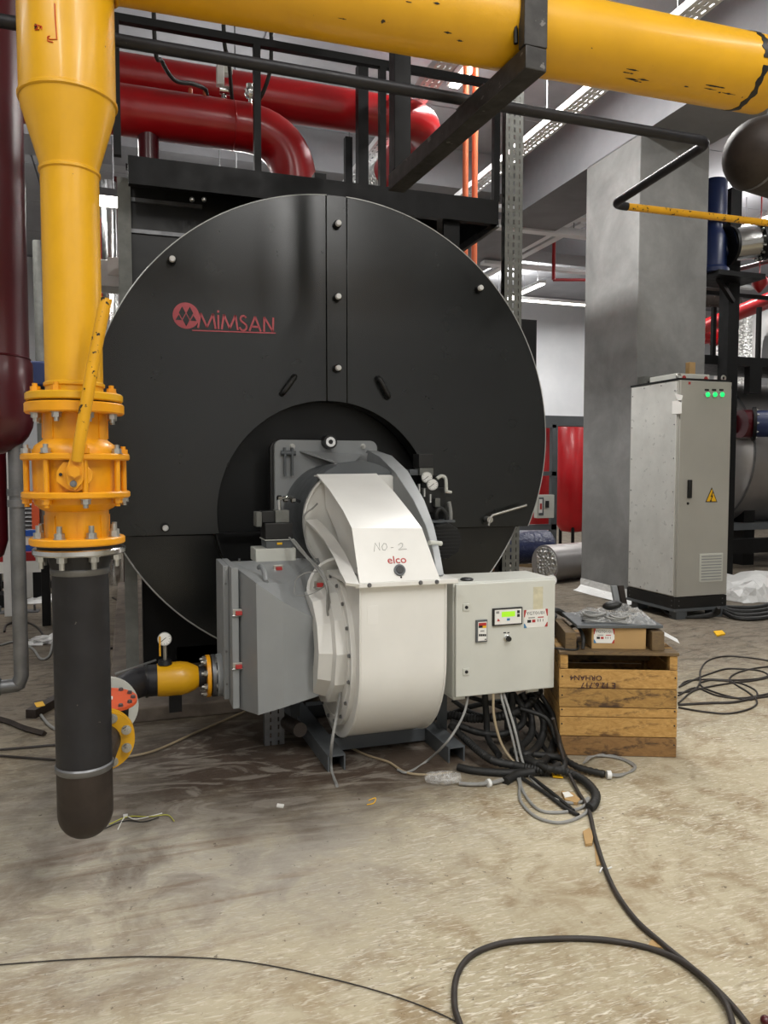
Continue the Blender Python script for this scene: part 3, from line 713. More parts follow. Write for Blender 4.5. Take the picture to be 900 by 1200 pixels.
for z in (f5[0] - 0.052, zc_ - 0.002):
    MB().lathe([(GR - 0.001, -0.014), (GR + 0.004, -0.008), (GR + 0.0045, 0.006), (GR - 0.001, 0.012)], (LX, GY, z), (0, 0, 1), 40).build('weld_ring', STEELD, leg)
capp = [(GR, zc_ - 0.004)] + [(GR * math.cos(a), zb_ + 0.085 - 0.085 * math.sin(a)) for a in [R(k) for k in range(0, 91, 10)]]
MB().lathe(capp, (LX, GY, 0), (0, 0, 1), 40).build('end_cap', RUST, leg)
# branch to the burner: stub, yellow flanges
bz = at(122, 868, Y=2.86).z; bx = at(121, 868, Y=2.86).x
MB().cyl((LX + 0.02, GY, bz), (bx, 2.86, bz), 0.06, seg=28).build('branch_stub', RUST, leg)
yf = MB().ring((bx, 2.855, bz), (0, 1, 0), 0.04, 0.107, 0.02, 40).build('branch_flange', YEL, leg)
bolts(BOLT_S, 'bolt', (bx, 2.855, bz), (0, -1, 0), 0.085, 8, leg, BA)
# ------------------------------------------------------------------ strainer with orange lid behind the drip leg
st = thing('gas_strainer', 'black gas strainer with round orange lid half hidden behind the drip leg', 'strainer', (bx, 3.05, 0.2))
MB().ring((bx, 2.88, bz), (0, 1, 0), 0.04, 0.107, 0.02, 40).build('flange', YEL, st)
MB().lathe([(0.06, 0), (0.06, 0.04), (0.085, 0.06), (0.085, 0.28), (0.06, 0.3), (0.06, 0.34)], (bx, 2.90, bz), (0, 1, 0), 28).build('body', BLKP, st)
c = at(127, 822, Y=3.05)
ax = Vector((0.06, -0.12, 1)).normalized()
MB().cyl(c - ax * 0.16, c - ax * 0.003, 0.075, seg=28).build('strainer_pot', BLKP, st)
MB().cyl(c, c + ax * 0.012, 0.104, seg=36).build('lid', ORNG, st)
bolts(BOLT_G, 'bolt', c + ax * 0.012, ax, 0.088, 12, st)
lp_ = MB(); u_, v_, _ = basis(ax); lp_.obox(c + ax * 0.0135 + u_ * 0 + v_ * 0.0, (0.03, 0.03, 0.002), Matrix((u_, v_, ax)).transposed()); lp_.build('lid_label', LABELW, st)
MB().ring((bx, 3.235, bz + 0.005), (0, 1, 0), 0.05, 0.125, 0.02, 40).build('flange', LGREY, st)
# ------------------------------------------------------------------ gas train pipe along the floor to the burner
TY = 3.86
tz = at(207, 795, Y=TY).z
tx = lambda px: at(px, 795, Y=TY).x
gt = thing('gas_train_pipe', 'black pipe with a short yellow bulged section running to the grey burner box', 'pipe', (tx(205), TY, tz - 0.09))
MB().tube(spl([(bx, 3.26, bz), (bx, 3.4, bz + 0.005), (bx + 0.02, 3.62, tz - 0.01), (bx + 0.1, 3.8, tz), (tx(172), TY, tz), (tx(183), TY, tz)], 6), 0.072, 24).build('elbow', BLKP, gt)
MB().ring((tx(170), TY, tz), (1, 0, 0), 0.05, 0.081, 0.012).build('grooved_coupling', BLKPL, gt)
MB().cyl((tx(171), TY, tz), (tx(185), TY, tz), 0.076, seg=28).build('coupling', BLKP, gt)
MB().lathe([(0.06, 0), (0.079, 0.005), (0.082, 0.04), (0.082, 0.115), (0.076, 0.15), (0.06, 0.185), (0.05, 0.2)], (tx(183), TY, tz), (1, 0, 0), 36).build('reducer', YEL, gt)
MB().cyl((tx(228), TY, tz), (tx(268), TY, tz), 0.05, seg=28).build('pipe', BLKP, gt)
for px, m in ((241.5, YELV), (247.5, STEELD)):
    MB().ring((tx(px), TY, tz), (1, 0, 0), 0.04, 0.104, 0.018).build('flange', m, gt)
bolts(BOLT_S, 'bolt', (tx(241.5), TY, tz), (-1, 0, 0), 0.085, 8, gt, BA)
bolts(BOLT_S, 'bolt', (tx(247.5) + 0.018, TY, tz), (1, 0, 0), 0.085, 8, gt, BA)
MB().lathe([(0.104, 0), (0.108, 0.03), (0.085, 0.07), (0.085, 0.12)], (tx(253), TY, tz), (1, 0, 0), 30).build('valve_body', GREY, gt)
MB().box(tx(205) - 0.03, tx(205) + 0.03, TY - 0.03, TY + 0.03, tz - 0.16, tz - 0.075).build('pipe_support', FRAME, gt)
pg = thing('pressure_gauge', 'small white dial pressure gauge on the gas pipe left of the grey burner box', 'gauge', (tx(193), TY - 0.01, tz + 0.08))
g0 = at(193, 749, Y=TY - 0.01)
MB().cyl((g0.x, g0.y, tz + 0.078), (g0.x, g0.y, tz + 0.1), 0.035, 0.03, 18).build('boss', BLKPL, pg)
MB().cyl((g0.x, g0.y, tz + 0.1), (g0.x, g0.y, g0.z), 0.009, seg=12).build('stem', STEEL, pg)
MB().box(g0.x - 0.028, g0.x - 0.02, g0.y - 0.03, g0.y - 0.02, g0.z - 0.075, g0.z + 0.02).build('cock_lever', YELL, pg)
def dial(parent, c, axis, r, tick=True):
    c = Vector(c); ax = Vector(axis).normalized()
    cs_ = MB().cyl(c, c + ax * 0.022, r, seg=24).build('gauge_case', STEEL, parent)
    MB().cyl(c + ax * 0.0215, c + ax * 0.0235, r * 0.88, seg=24).build('dial_face', LABELW, cs_)
    x, y, d = basis(ax); mb = MB()
    mb.bar(c + ax * 0.0245 - x * r * 0.25 - y * r * 0.2, c + ax * 0.0245 + x * r * 0.62 + y * r * 0.5, r * 0.09, 0.001, ax)
    for k in range(9):
        a = R(-30 + 30 * k); v = x * math.cos(a) + y * math.sin(a)
        mb.bar(c + ax * 0.0245 + v * r * 0.68, c + ax * 0.0245 + v * r * 0.82, r * 0.06, 0.001, ax)
    mb.build('dial_markings', INK, cs_)
dial(pg, (g0.x, g0.y, g0.z), (-0.1, -1, 0.25), 0.033)
# ================================================================== pipe hanger
HXc = 1.38
hz = HZc - GB - 0.003
hg = thing('pipe_hanger', 'black square-tube hanger carrying the yellow gas main from below', 'pipe hanger', (HXc, 3.0, hz - 0.08))
hx = lambda y: 1.355 - 0.055 * (y - 2.45)
bm_ = MB().bar((hx(2.41), 2.41, hz - 0.042), (hx(3.66), 3.66, hz - 0.042), 0.085, 0.078).build('beam', WORN, hg, bev=0.004)
MB().bar((hx(2.70), 2.70, hz - 0.0015), (hx(2.93), 2.93, hz - 0.0015), 0.088, 0.003).build('bearing_pad', STEELD, hg)
MB().box(hx(2.45) - 0.045, hx(2.45) + 0.045, 2.41, 2.452, hz - 0.002, CT).build('hanger_post', WORN, hg, bev=0.003)
MB().box(hx(3.6) - 0.042, hx(3.6) + 0.042, 3.575, 3.66, hz - 0.002, CT).build('hanger_post', FRAME, hg, bev=0.003)
MB().tube([(hx(2.5) - 0.05, 2.455, hz + 0.02), (hx(2.5) - 0.05, 2.462, HZc + 0.0), (hx(2.5) - 0.05, 2.5, HZc + 0.11)], 0.008, 6).build('stay_wire', FRAME, hg)
# black vent pipe crossing over the hanger, with its thin yellow tail
VY = 3.02
v0 = at(118, 44, Y=VY); v1 = at(830, 166, Y=VY)
vz = (v0.z + v1.z) / 2
v2 = at(718, 240, Z=vz)
vp = thing('vent_pipe', 'slim black pipe crossing below the yellow main and doubling back beside the column', 'pipe', (v1.x, VY, vz))
def arc_bend(p0, pc, p1, d, n=7):
    p0, pc, p1 = Vector(p0), Vector(pc), Vector(p1); A = pc + (p0 - pc).normalized() * d; B = pc + (p1 - pc).normalized() * d
    return [A * (1 - t) ** 2 + pc * 2 * t * (1 - t) + B * t * t for t in [k / n for k in range(n + 1)]]
e0_, e1_, e2_ = Vector((v1.x + 0.01, VY, v1.z)), Vector((v2.x, v2.y, vz)), Vector((v2.x + 0.5, v2.y + 0.0, vz))
MB().tube([(-0.6, VY, v0.z), (v0.x, VY, v0.z)] + arc_bend((v0.x, VY, v0.z), e0_, e1_, 0.075) + arc_bend(e0_, e1_, e2_, 0.075) + [e1_ + Vector((0.1, 0, 0))], 0.0235, 14).build('black_pipe', BLKP, vp)
for q, d_ in ((e0_, e1_ - e0_), (e1_, e0_ - e1_)):
    pass
v3 = at(906, 262, Y=v2.y)
MB().tube([(v2.x + 0.098, v2.y, vz), (v3.x, v2.y, v3.z)], 0.021, 12).build('yellow_pipe', YELL, vp)
# black capped pipe end hanging at the upper right
bp = thing('capped_pipe', 'large dark steel pipe with domed welded end under the yellow main at right', 'pipe', (2.9, 2.85, 2.7))
cc = at(889, 181, Y=2.95); dr_ = Vector((-0.92, -0.10, 0.06)).normalized()
rr = 0.164
prof = [(rr, -0.7), (rr, 0.0)] + [(rr * math.cos(a), rr * 0.95 * math.sin(a)) for a in [R(k) for k in range(10, 91, 10)]]
MB().lathe(prof, cc, dr_, 40).build('pipe', RUST, bp)
MB().lathe([(rr - 0.001, -0.008), (rr + 0.004, 0), (rr - 0.001, 0.008)], cc + dr_ * 0.02, dr_, 40).build('weld_ring', STEELD, bp)
MB().cyl(cc - dr_ * 0.16, cc + Vector((0.12, -0.12, 0.32)), 0.11, seg=32).build('branch_pipe', RUST, bp)
# ------------------------------------------------------------------ red pipes
def redpipe(name, label, pts, r, mat, extra=None, n=8, straight=True):
    t = thing(name, label, 'pipe', pts[0]); MB().tube(pts, r, 32).build('pipe_body', mat, t); return t
def bend(p0, pc, p1, rad, n=10):
    p0, pc, p1 = Vector(p0), Vector(pc), Vector(p1); a = (p0 - pc).normalized(); b = (p1 - pc).normalized()
    A, B = pc + a * rad, pc + b * rad; out = []
    for i in range(n + 1):
        t = i / n; out.append(A * (1 - t) ** 2 + pc * 2 * t * (1 - t) * 0.92 + (A + B) / 2 * 0.16 * t * (1 - t) + B * t * t)
    return [p0] + out + [p1]
FY = 5.62
za = at(200, 137, Y=FY).z; xa = at(345, 180, Y=FY).x
t = redpipe('steam_pipe', 'bright red pipe above the boiler, the lower one, bending down into the shell', bend((-3.0, FY, za), (xa, FY, za), (xa, FY, PZ - 0.6), 0.36), 0.163, RED)
for px in (291, 330):
    x = at(px, 140, Y=FY).x
sx_ = at(174, 175, Y=FY).x
MB().cyl((sx_, FY, za - 0.1), (sx_, FY, PZ), 0.07, seg=24).build('branch_pipe', MAROON, t)
x = at(273, 140, Y=FY).x
MB().lathe([(0.1635, -0.006), (0.167, 0), (0.1635, 0.006)], (x, FY, za), (1, 0, 0), 32).build('weld_ring', RED, t)
for k, (px, lab) in enumerate(((240, 0), (223, 0))):
    x = at(px, 112, Y=FY).x; MB().cyl((x, FY - 0.02, za + 0.14), (x, FY - 0.02, za + 0.2), 0.014, seg=10).build('nipple', COND, t)
# instrument on it: pressure switch and small valve
px_ = at(262, 95, Y=FY - 0.02)
ps = thing('pressure_switch', 'white and chrome pressure switch standing on the lower red pipe', 'switch', (px_.x, FY - 0.02, za + 0.16))
MB().cyl((px_.x, FY - 0.02, za + 0.15), (px_.x, FY - 0.02, za + 0.24), 0.018, seg=12).build('stem', CHROME, ps)
MB().cyl((px_.x - 0.03, FY - 0.03, za + 0.22), (px_.x + 0.06, FY - 0.03, za + 0.22), 0.028, seg=12).build('valve_body', CHROME, ps)
MB().box(px_.x - 0.05, px_.x - 0.0, FY - 0.07, FY - 0.01, za + 0.24, za + 0.38).build('switch_box', WHITEP, ps, bev=0.006)
MB().box(px_.x + 0.0, px_.x + 0.06, FY - 0.05, FY + 0.02, za + 0.33, za + 0.45).build('switch_box', LGREY, ps, bev=0.006)
px_ = at(293, 116, Y=FY)
av = thing('air_vent', 'small chrome air vent on the lower red pipe right of the pressure switch', 'valve', (px_.x, FY, za + 0.16))
MB().cyl((px_.x, FY, za + 0.13), (px_.x, FY, za + 0.23), 0.014, seg=10).build('stem', CHROME, av)
MB().lathe([(0, 0), (0.03, 0.0), (0.042, 0.02), (0.042, 0.05), (0.028, 0.065), (0.028, 0.09), (0, 0.095)], (px_.x, FY, za + 0.21), (0, 0, 1), 14).build('vent_body', CHROME, av)
KY = 6.45
zk = at(300, 110, Y=KY).z; zk = (at(130, 84, Y=KY).z + at(500, 146, Y=KY).z) / 2
xk = at(506, 148, Y=KY).x
t = redpipe('steam_pipe', 'red pipe above the boiler, the upper one behind, turning away beside the black post', bend((-3.0, KY, zk), (xk, KY, zk), (xk, 8.9, zk), 0.3), 0.165, RED)
MB().cyl((xk, 7.6, zk + 0.0), (xk, 9.0, zk), 0.168, seg=28).build('insulated_length', FOIL, t)
MB().cyl((xk, 8.1, zk - 0.1), (xk, 8.1, 3.2), 0.09, seg=20).build('branch_pipe', MAROON, t)
for a, b, lab in (((181, 40), (243, 112), 'black cable drooping onto the lower red pipe, left of the pressure switch'), ((318, 40), (275, 120), 'black cable looping down to the lower red pipe, right of the air vent'), ((262, 30), (272, 118), 'black cable hanging straight down to the pressure switch')):
    p, q = at(*a, Y=FY - 0.4), at(*b, Y=FY - 0.02); q.z = max(q.z, za + 0.17)
    if lab.startswith('black cable drooping'): pts = [Vector((p.x, p.y, CT)), p, at(190, 72, Y=FY - 0.35), at(205, 94, Y=FY - 0.25), at(225, 98, Y=FY - 0.15), at(240, 104, Y=FY - 0.05), q]
    elif 'looping' in lab: pts = [Vector((p.x, p.y, CT)), p, at(316, 85, Y=FY - 0.3), at(305, 115, Y=FY - 0.2), Vector((px_.x + 0.04, FY - 0.1, za + 0.18))]
    else: pts = [Vector((p.x, p.y, CT)), p, at(268, 70, Y=FY - 0.25), q]
    tag(MB().tube(spl(pts, 6), 0.014, 8).build('hanging_cable', BLKR), lab, 'cable')
# orange conduits
for k, (px, lab) in enumerate(((545.5, 'left of two orange conduits rising behind the platform railing'), (556.5, 'right of two orange conduits rising behind the platform railing'))):
    p = at(px, 190, Y=6.25); tag(MB().cyl((p.x, 6.25, 0), (p.x, 6.25, CT), 0.026, seg=14).build('conduit', COND), lab, 'conduit')
# ------------------------------------------------------------------ maroon vessel at far left
SY = 3.4
s0 = at(-14, 400, Y=SY); rx = at(34, 400, Y=SY)
sr = (rx.x - s0.x) * 1.0
zc0 = at(0, 420, Y=SY).z; zb0 = at(0, 533, Y=SY - 0.05).z
mv = thing('separator_vessel', 'tall dark red vessel with rounded bottom at the far left edge', 'vessel', (s0.x, SY, zb0))
MB().lathe([(0, zb0)] + [((sr + 0.012) * math.sin(R(k)), zb0 + 0.15 - 0.15 * math.cos(R(k))) for k in range(15, 91, 15)] + [(sr + 0.012, zc0 - 0.02), (sr, zc0), (sr, CT)], (s0.x, SY, 0), (0, 0, 1), 36).build('shell', MAROON, mv)
MB().lathe([(sr, -0.006), (sr + 0.006, 0), (sr, 0.006)], (s0.x, SY, zc0), (0, 0, 1), 36).build('weld_ring', MAROON, mv)
dx = at(20, 600, Y=SY).x
dz = at(22, 803, Y=SY).z
MB().tube([(dx, SY, zb0 + 0.05), (dx, SY, dz + 0.06)] + spl([(dx, SY, dz + 0.04), (dx - 0.012, SY, dz + 0.012), (dx - 0.04, SY, dz), (dx - 0.3, SY, dz - 0.005)], 4), 0.0285, 16).build('drain_pipe', STEELD, mv)
for py in (577, 590): MB().cyl((dx, SY, at(20, py + 4, Y=SY).z), (dx, SY, at(20, py - 4, Y=SY).z), 0.036, seg=16).build('union', STEELD, mv)
MB().lathe([(0.03, 0), (0.036, 0.004), (0.036, 0.03), (0.03, 0.034)], (dx - 0.075, SY, dz), (-1, 0, 0), 16).build('elbow_collar', STEELD, mv)
MB().cyl((dx - 0.3, SY, dz - 0.005), (dx - 0.3, SY, 0.0), 0.0285, seg=14).build('drain_pipe', STEELD, mv)
# ================================================================== burner
VXL, VXR, VYC, VZC, VR = 0.955, 1.365, 3.62, 0.53, 0.43
bur = thing('burner', 'big white and grey gas burner with curved fan housing bolted to the boiler front', 'burner', (1.15, 3.7, 0))
# fan housing (volute): scroll profile in the depth plane, open upward under the flange
ZF = 0.885
prof = [(VYC - VR, ZF)] + [(VYC + VR * math.cos(a), VZC + VR * math.sin(a)) for a in [R(180 + k) for k in range(0, 211, 7)]]
prof += [(VYC + VR * 0.95, ZF)]
fan = MB().prism([(VXL, y, z) for y, z in prof], (VXR - VXL, 0, 0)).build('fan_housing', WHITE, bur, ang=25, bev=0.003)
for x in (VXL + 0.003, VXR - 0.003):
    MB().tube([(x, y, z) for y, z in prof], 0.006, 6).build('rim_bead', WHITE, fan)
# inlet ring with its bolts, stepped collar to the intake box
MB().ring((VXL - 0.022, VYC, VZC), (1, 0, 0), 0.2, 0.375, 0.024, 64).build('inlet_ring', WHITE, fan, ang=30)
MB().tube([(VXL - 0.02, VYC + 0.33 * math.cos(R(a)), VZC + 0.33 * math.sin(R(a))) for a in range(0, 361, 6)], 0.006, 6).build('rim_bead', WHITE, fan)
bolts(BOLT_G, 'bolt', (VXL - 0.024, VYC, VZC), (-1, 0, 0), 0.352, 18, fan, 0.1)
MB().lathe([(0.30, 0), (0.30, 0.05), (0.27, 0.06), (0.25, 0.12), (0.16, 0.12)], (VXL - 0.02, VYC, VZC + 0.03), (-1, 0, 0), 12).build('inlet_collar', WHITE, fan, ang=20)
# faint rectangular scraped sticker residue
c_ = Vector((VXL + 0.055, VYC - VR - 0.001, 0.77))
MB().box(c_.x - 0.02, c_.x + 0.03, c_.y - 0.0006, c_.y + 0.004, 0.72, 0.80).build('sticker_residue', LABELW, fan)
MB().box(VXL - 0.03, VXR + 0.045, VYC - VR - 0.035, VYC + 0.02, ZF, ZF + 0.022).build('joint_flange', WHITE, bur, bev=0.004)
for px, py in ((433, 690), (493, 686), (512, 683)):
    p = at(px, py, Y=VYC - VR - 0.036); piece('bolt', BOLT_G, aim((p.x, VYC - VR - 0.035, ZF + 0.012), (0, -1, 0)), bur)
# upper duct cover: front skin follows the measured edges, walls run back to the round flange
ed = [((421, 687), (515, 682), 3.165), ((412, 620), (494, 620), 3.285), ((402, 600), (481, 602), 3.42), ((385, 574), (462, 578), 3.72), ((371, 557), (441, 556), 3.95)]
Lp = [at(*a, Y=y) for a, b, y in ed]; Rp = [at(*b, Y=y) for a, b, y in ed]
Lp[0].z = Rp[0].z = ZF + 0.02
_n = (Rp[0] - Lp[0]).cross(Lp[1] - Lp[0]); _o = Vector((0, 0, EYE)); _d = Rp[1] - _o
Rp[1] = _o + _d * ((Lp[0] - _o).dot(_n) / _d.dot(_n))          # keep the lower front skin flat
mb = MB(); mb.loft([Lp, Rp]); mb.solid(0.006)
cov = mb.build('duct_cover', WHITE, bur, ang=18)
MB().loft([[Lp[-1], Rp[-1]], [Lp[-1] + Vector((0.0, 0.06, 0.0)), Rp[-1] + Vector((0, 0.06, 0))]]).solid(0.006).build('top_lip', WHITE, bur)
# side walls, set in from the edge; underside follows an arm that sweeps from the joint flange to the round flange
for side, E, dxs in ((0, Lp, 0.05), (1, Rp, -0.02)):
    lo = [(3.30, ZF + 0.02), (3.48, 0.925), (3.62, 0.985), (3.80, 1.09), (3.98, 1.2)]
    top = [Vector((p.x + dxs, p.y + 0.012, p.z - 0.004)) for p in E]
    bot = []
    for (y, z), p in zip(lo, E):
        bot.append(Vector((p.x + dxs * 0.8 + 0.02 * (1 if side == 0 else -1), y, min(z, p.z))))
    MB().loft([top, bot]).solid(0.005).build('duct_side', WHITE, bur, ang=30)
    if side == 0:
        MB().loft([[p + Vector((0.003, 0.004, 0)) for p in E], top]).solid(0.004).build('cover_return', WHITE, bur, ang=30)
        ys = (3.97, 3.85, 3.70, 3.45, 3.25, 3.15)
        arm0 = [at(*p, Y=y) for p, y in zip(((358, 612), (369, 622), (380, 635), (392, 655), (399, 673), (405, 686)), ys)]
        arm1 = [at(*p, Y=y) for p, y in zip(((372, 611), (381, 620), (392, 632), (404, 649), (413, 668), (421, 688)), ys)]
        MB().loft([arm0, arm1]).solid(0.014).build('duct_arm', WHITE, bur, ang=30)
        for k in range(3):
            q = Vector((Lp[1].x + 0.046, 3.32 + 0.0, 0.985 - 0.02 * k)); MB().box(q.x - 0.004, q.x + 0.002, q.y - 0.03, q.y + 0.03, q.z, q.z + 0.008).build('vent_slot', GREY, bur)
# round swivel flange, flat on top, and the dark neck behind it
FCX, FCZ, FR = 1.195, 1.115, 0.312
fl_ = [(FCX + FR * math.cos(a), FCZ + FR * math.sin(a)) for a in [R(k) for k in range(126, 415, 6)]]
MB().prism([(x, 3.99, z) for x, z in fl_], (0, 0.03, 0)).build('swivel_flange', WHITE, bur, ang=30, bev=0.003)
MB().tube([(x * 0.985 + FCX * 0.015, 3.985, z * 0.985 + FCZ * 0.015) for x, z in fl_[:30]], 0.007, 6).build('rim_bead', WHITE, bur)
MB().cyl((1.2, 4.02, 1.13), (1.2, 4.62, 1.13), 0.315, 0.30, 48).build('burner_neck', GREYD, bur)
MB().lathe([(0.14, 0), (0.14, 0.1), (0.125, 0.1), (0.125, 0)], (0.99, 3.62, 0.80), (-0.5, -0.5, 0.45), 24).build('air_spigot', WHITE, bur)
def rrect(x0, x1, z0, z1, r, n=6):
    out = []
    for cx, cz, a0 in ((x1 - r, z1 - r, 0), (x0 + r, z1 - r, 90), (x0 + r, z0 + r, 180), (x1 - r, z0 + r, 270)):
        out += [(cx + r * math.cos(R(a0 + 90 * k / n)), cz + r * math.sin(R(a0 + 90 * k / n))) for k in range(n + 1)]
    return out
MPX0, MPX1 = at(322, 560, Y=4.62).x, at(442, 560, Y=4.62).x
MPZ = at(386, 516, Y=4.62).z
mp = MB().prism([(x, 4.62, z) for x, z in rrect(MPX0, MPX1, 0.68, MPZ, 0.045)], (0, 0.035, 0)).build('mounting_plate', GREY, bur, bev=0.004)
MB().prism([(x, 4.655, z) for x, z in rrect(MPX0 - 0.02, MPX1 + 0.02, 0.66, MPZ - 0.005, 0.05)], (0, 0.05, 0)).build('refractory_gasket', BLKPL, bur)
MB().lathe([(0, 0), (0.3, 0), (0.3, 0.26), (0, 0.26)], (1.2, 4.655, 1.13), (0, 1, 0), 40).build('blast_tube', FRAME, bur)
for px, py in ((343, 523), (426, 523)):
    p = at(px, py, Y=4.61); piece('bolt', BOLT_S, aim((p.x, 4.62, p.z), (0, -1, 0)), mp)
p = at(386, 518, Y=4.58)
MB().cyl((p.x, 4.66, p.z), (p.x, 4.55, p.z + 0.0), 0.042).build('sight_tube', BLKPL, bur)
MB().ring((p.x, 4.545, p.z), (0, 1, 0), 0.014, 0.03, 0.006, 24).build('sight_glass_ring', CHROME, bur)
for dx in (0.03, 0.075):
    q = at(328, 540, Y=4.6); MB().box(q.x + dx - 0.006, q.x + dx + 0.006, 4.585, 4.62, q.z - 0.09, q.z + 0.08).build('hinge_rib', GREYD, mp)
q = at(337, 531, Y=4.6); MB().cyl((q.x - 0.04, 4.6, q.z), (q.x + 0.05, 4.6, q.z), 0.014).build('hinge_pin', GREYD, mp)
# stiffening gusset pressed into the plate
a_, b_, c2_ = at(352, 530, Y=4.6), at(425, 534, Y=4.6), at(410, 549, Y=4.45)
MB().hexa8([a_ + Vector((0, 0.02, 0)), b_ + Vector((0, 0.02, 0)), b_ + Vector((0, 0.02, 0.01)), a_ + Vector((0, 0.02, 0.01)), a_ + Vector((0.02, -0.02, -0.005)), c2_, c2_ + Vector((0, 0, 0.012)), a_ + Vector((0.02, -0.02, 0.005))]).build('plate_gusset', GREY, mp)
# grey curved side channel arching over the white duct
ao = [((441, 528), 4.50), ((459, 534), 4.22), ((478, 552), 3.95), ((497, 586), 3.74), ((508, 615), 3.56), ((515, 645), 3.42), ((520, 673), 3.24)]
ai = [(432, 528), (445, 535), (464, 554), (485, 586), (499, 615), (508, 645), (513, 674)]
O_ = [at(*p, Y=y) for p, y in ao]; I_ = [at(*p, Y=y) for p, (q, y) in zip(ai, ao)]
arch = MB().loft([O_, I_]).solid(0.006).build('arch_channel', GREY, bur, ang=25)
S_ = [Vector((p.x + 0.003, p.y + 0.05, p.z - 0.17 * (0.25 + 0.75 * math.sin(math.pi * min(1, (k + 0.6) / 6))))) for k, p in enumerate(I_)]
MB().loft([[p + Vector((0.003, 0.003, 0)) for p in I_], S_]).solid(0.005).build('arch_side', GREY, bur, ang=25)
S2 = [p + Vector((-0.006, 0.02, -0.07)) for p in O_]
MB().loft([[p + Vector((-0.003, 0.003, 0)) for p in O_], S2]).solid(0.005).build('arch_side', GREY, bur, ang=25)
p, q = at(503, 636, Y=3.45), at(517, 637, Y=3.47); MB().cyl(p, q, 0.012).build('spacer_pin', LGREY, bur)
MB().loft([[at(429, 531, Y=4.58), at(441, 528, Y=4.58)], [I_[0], O_[0]]]).solid(0.006).build('arch_foot', GREY, bur)
# writing and emblem on the front skin
nf = (Rp[0] - Lp[0]).normalized(); uf = ((Lp[1] + Rp[1]) - (Lp[0] + Rp[0])).normalized(); nrm = nf.cross(uf).normalized()
if nrm.y > 0: nrm = -nrm
def onskin(px, py, off=0.0074):
    d = at(px, py, Y=5) - Vector((0, 0, EYE)); o = Vector((0, 0, EYE)); P0 = (Lp[0] + Rp[0]) / 2
    t = (P0 - o).dot(nrm) / d.dot(nrm); return o + d * t + nrm * off
wr = MB()
for s_ in ([(438, 647), (439, 637), (444.5, 645.5), (444, 636.5)], [(449, 638), (447, 641), (448, 645), (451, 645.5), (453, 642), (452, 638), (449, 637.5)], [(457.5, 642.5), (460.5, 642)], [(466.5, 639), (469, 637), (471.5, 638), (471, 641), (466.5, 645), (476, 644)]):
    wr.tube([onskin(*p) for p in s_], 0.0011, 5)
stuff(wr.build('pencil_writing', PENCIL, cov))
mt = facing(onskin(464.5, 657, 0.0072), nf, uf)
text('lettering', 'elco', 0.05, mt, REDT, cov, 0.0006, offset=0.0003, sx=1.08)
e = onskin(467.5, 669, 0.004)
MB().cyl(e, e + nrm * 0.012, 0.026, seg=28).build('sight_port', GREYD, cov)
MB().cyl(e + nrm * 0.012, e + nrm * 0.016, 0.018, seg=24).build('sight_port_glass', BLKPL, cov)
MB().cyl(e - uf * 0.03 + nrm * 0.004, e - uf * 0.036 + nrm * 0.004, 0.004, seg=8).build('screw', INK, cov)
# ---------------- grey air intake box on the left
WBX = [((266, 664), (268, 823), 3.86), ((278.5, 667), (279, 830), 3.66), ((300, 683), (302.7, 838), 3.47), ((332, 706), (333, 829), 3.45), ((376, 728), (376.5, 814.5), 3.50), ((397, 730), (397.5, 809), 3.57)]
T_ = [at(*a, Y=y) for a, b, y in WBX]; B_ = [at(*b, Y=y) for a, b, y in WBX]
backY = 3.98
T_b = [Vector((T_[1].x, backY, T_[1].z)), Vector((T_[5].x, backY, T_[1].z))]
B_b = [Vector((B_[1].x, backY, B_[1].z)), Vector((B_[5].x, backY, B_[5].z))]
topring = T_[1:] + [T_b[1], T_b[0]]; botring = B_[1:] + [B_b[1], B_b[0]]
mb = MB(); vt = [mb.bm.verts.new(p) for p in topring]; vb = [mb.bm.verts.new(p) for p in botring]; n_ = len(vt)
for i in range(n_): j = (i + 1) % n_; mb.bm.faces.new((vb[i], vb[j], vt[j], vt[i]))
cT = mb.bm.verts.new(sum(topring, Vector()) / n_ + Vector((0, 0, 0.02))); cB = mb.bm.verts.new(sum(botring, Vector()) / n_)
for i in range(n_):
    j = (i + 1) % n_; mb.bm.faces.new((vt[i], vt[j], cT)); mb.bm.faces.new((vb[j], vb[i], cB))
wb = mb.build('intake_box', GREY, bur, ang=8)
x0 = T_[1].x
MB().box(x0 - 0.035, x0 - 0.002, 3.62, 4.02, B_[1].z + 0.01, T_[1].z + 0.012).build('intake_frame', GREY, bur, bev=0.004)
MB().box(x0 - 0.062, x0 - 0.036, 3.72, 4.02, B_[1].z + 0.03, T_[1].z + 0.012).build('intake_frame', GREY, bur, bev=0.003)
for z in (0.36, 0.52, 0.85): piece('screw', SCREW, aim((x0 - 0.05, 3.72, z), (0, -1, 0)), bur)
def latch(px, py, Y, wdir, label=None):
    p = at(px, py, Y=Y); t = MB().obox(p, (0.05, 0.012, 0.035)).build('latch', STEEL, bur, bev=0.002)
    MB().obox(p + Vector((0.002, -0.012, 0)), (0.03, 0.016, 0.018)).build('latch_tab', REDT, t, bev=0.002)
    MB().cyl(p + Vector((-0.03, -0.008, -0.012)), p + Vector((0.03, -0.008, -0.012)), 0.004, seg=8).build('latch_wire', CHROME, t)
latch(279, 718, 3.62, 0); latch(279, 780.5, 3.62, 0); latch(388, 771, 3.50, 0); latch(374, 685, 3.58, 0); latch(326, 666, 3.85, 0)
hd_ = [at(303, 665, Y=3.75), at(306, 664, Y=3.72), at(310, 671, Y=3.62), at(312, 682, Y=3.55)]
MB().tube(spl(hd_, 5), 0.012, 10).build('lift_handle', GREY, bur)
p = at(358.5, 705.5, Y=3.55)
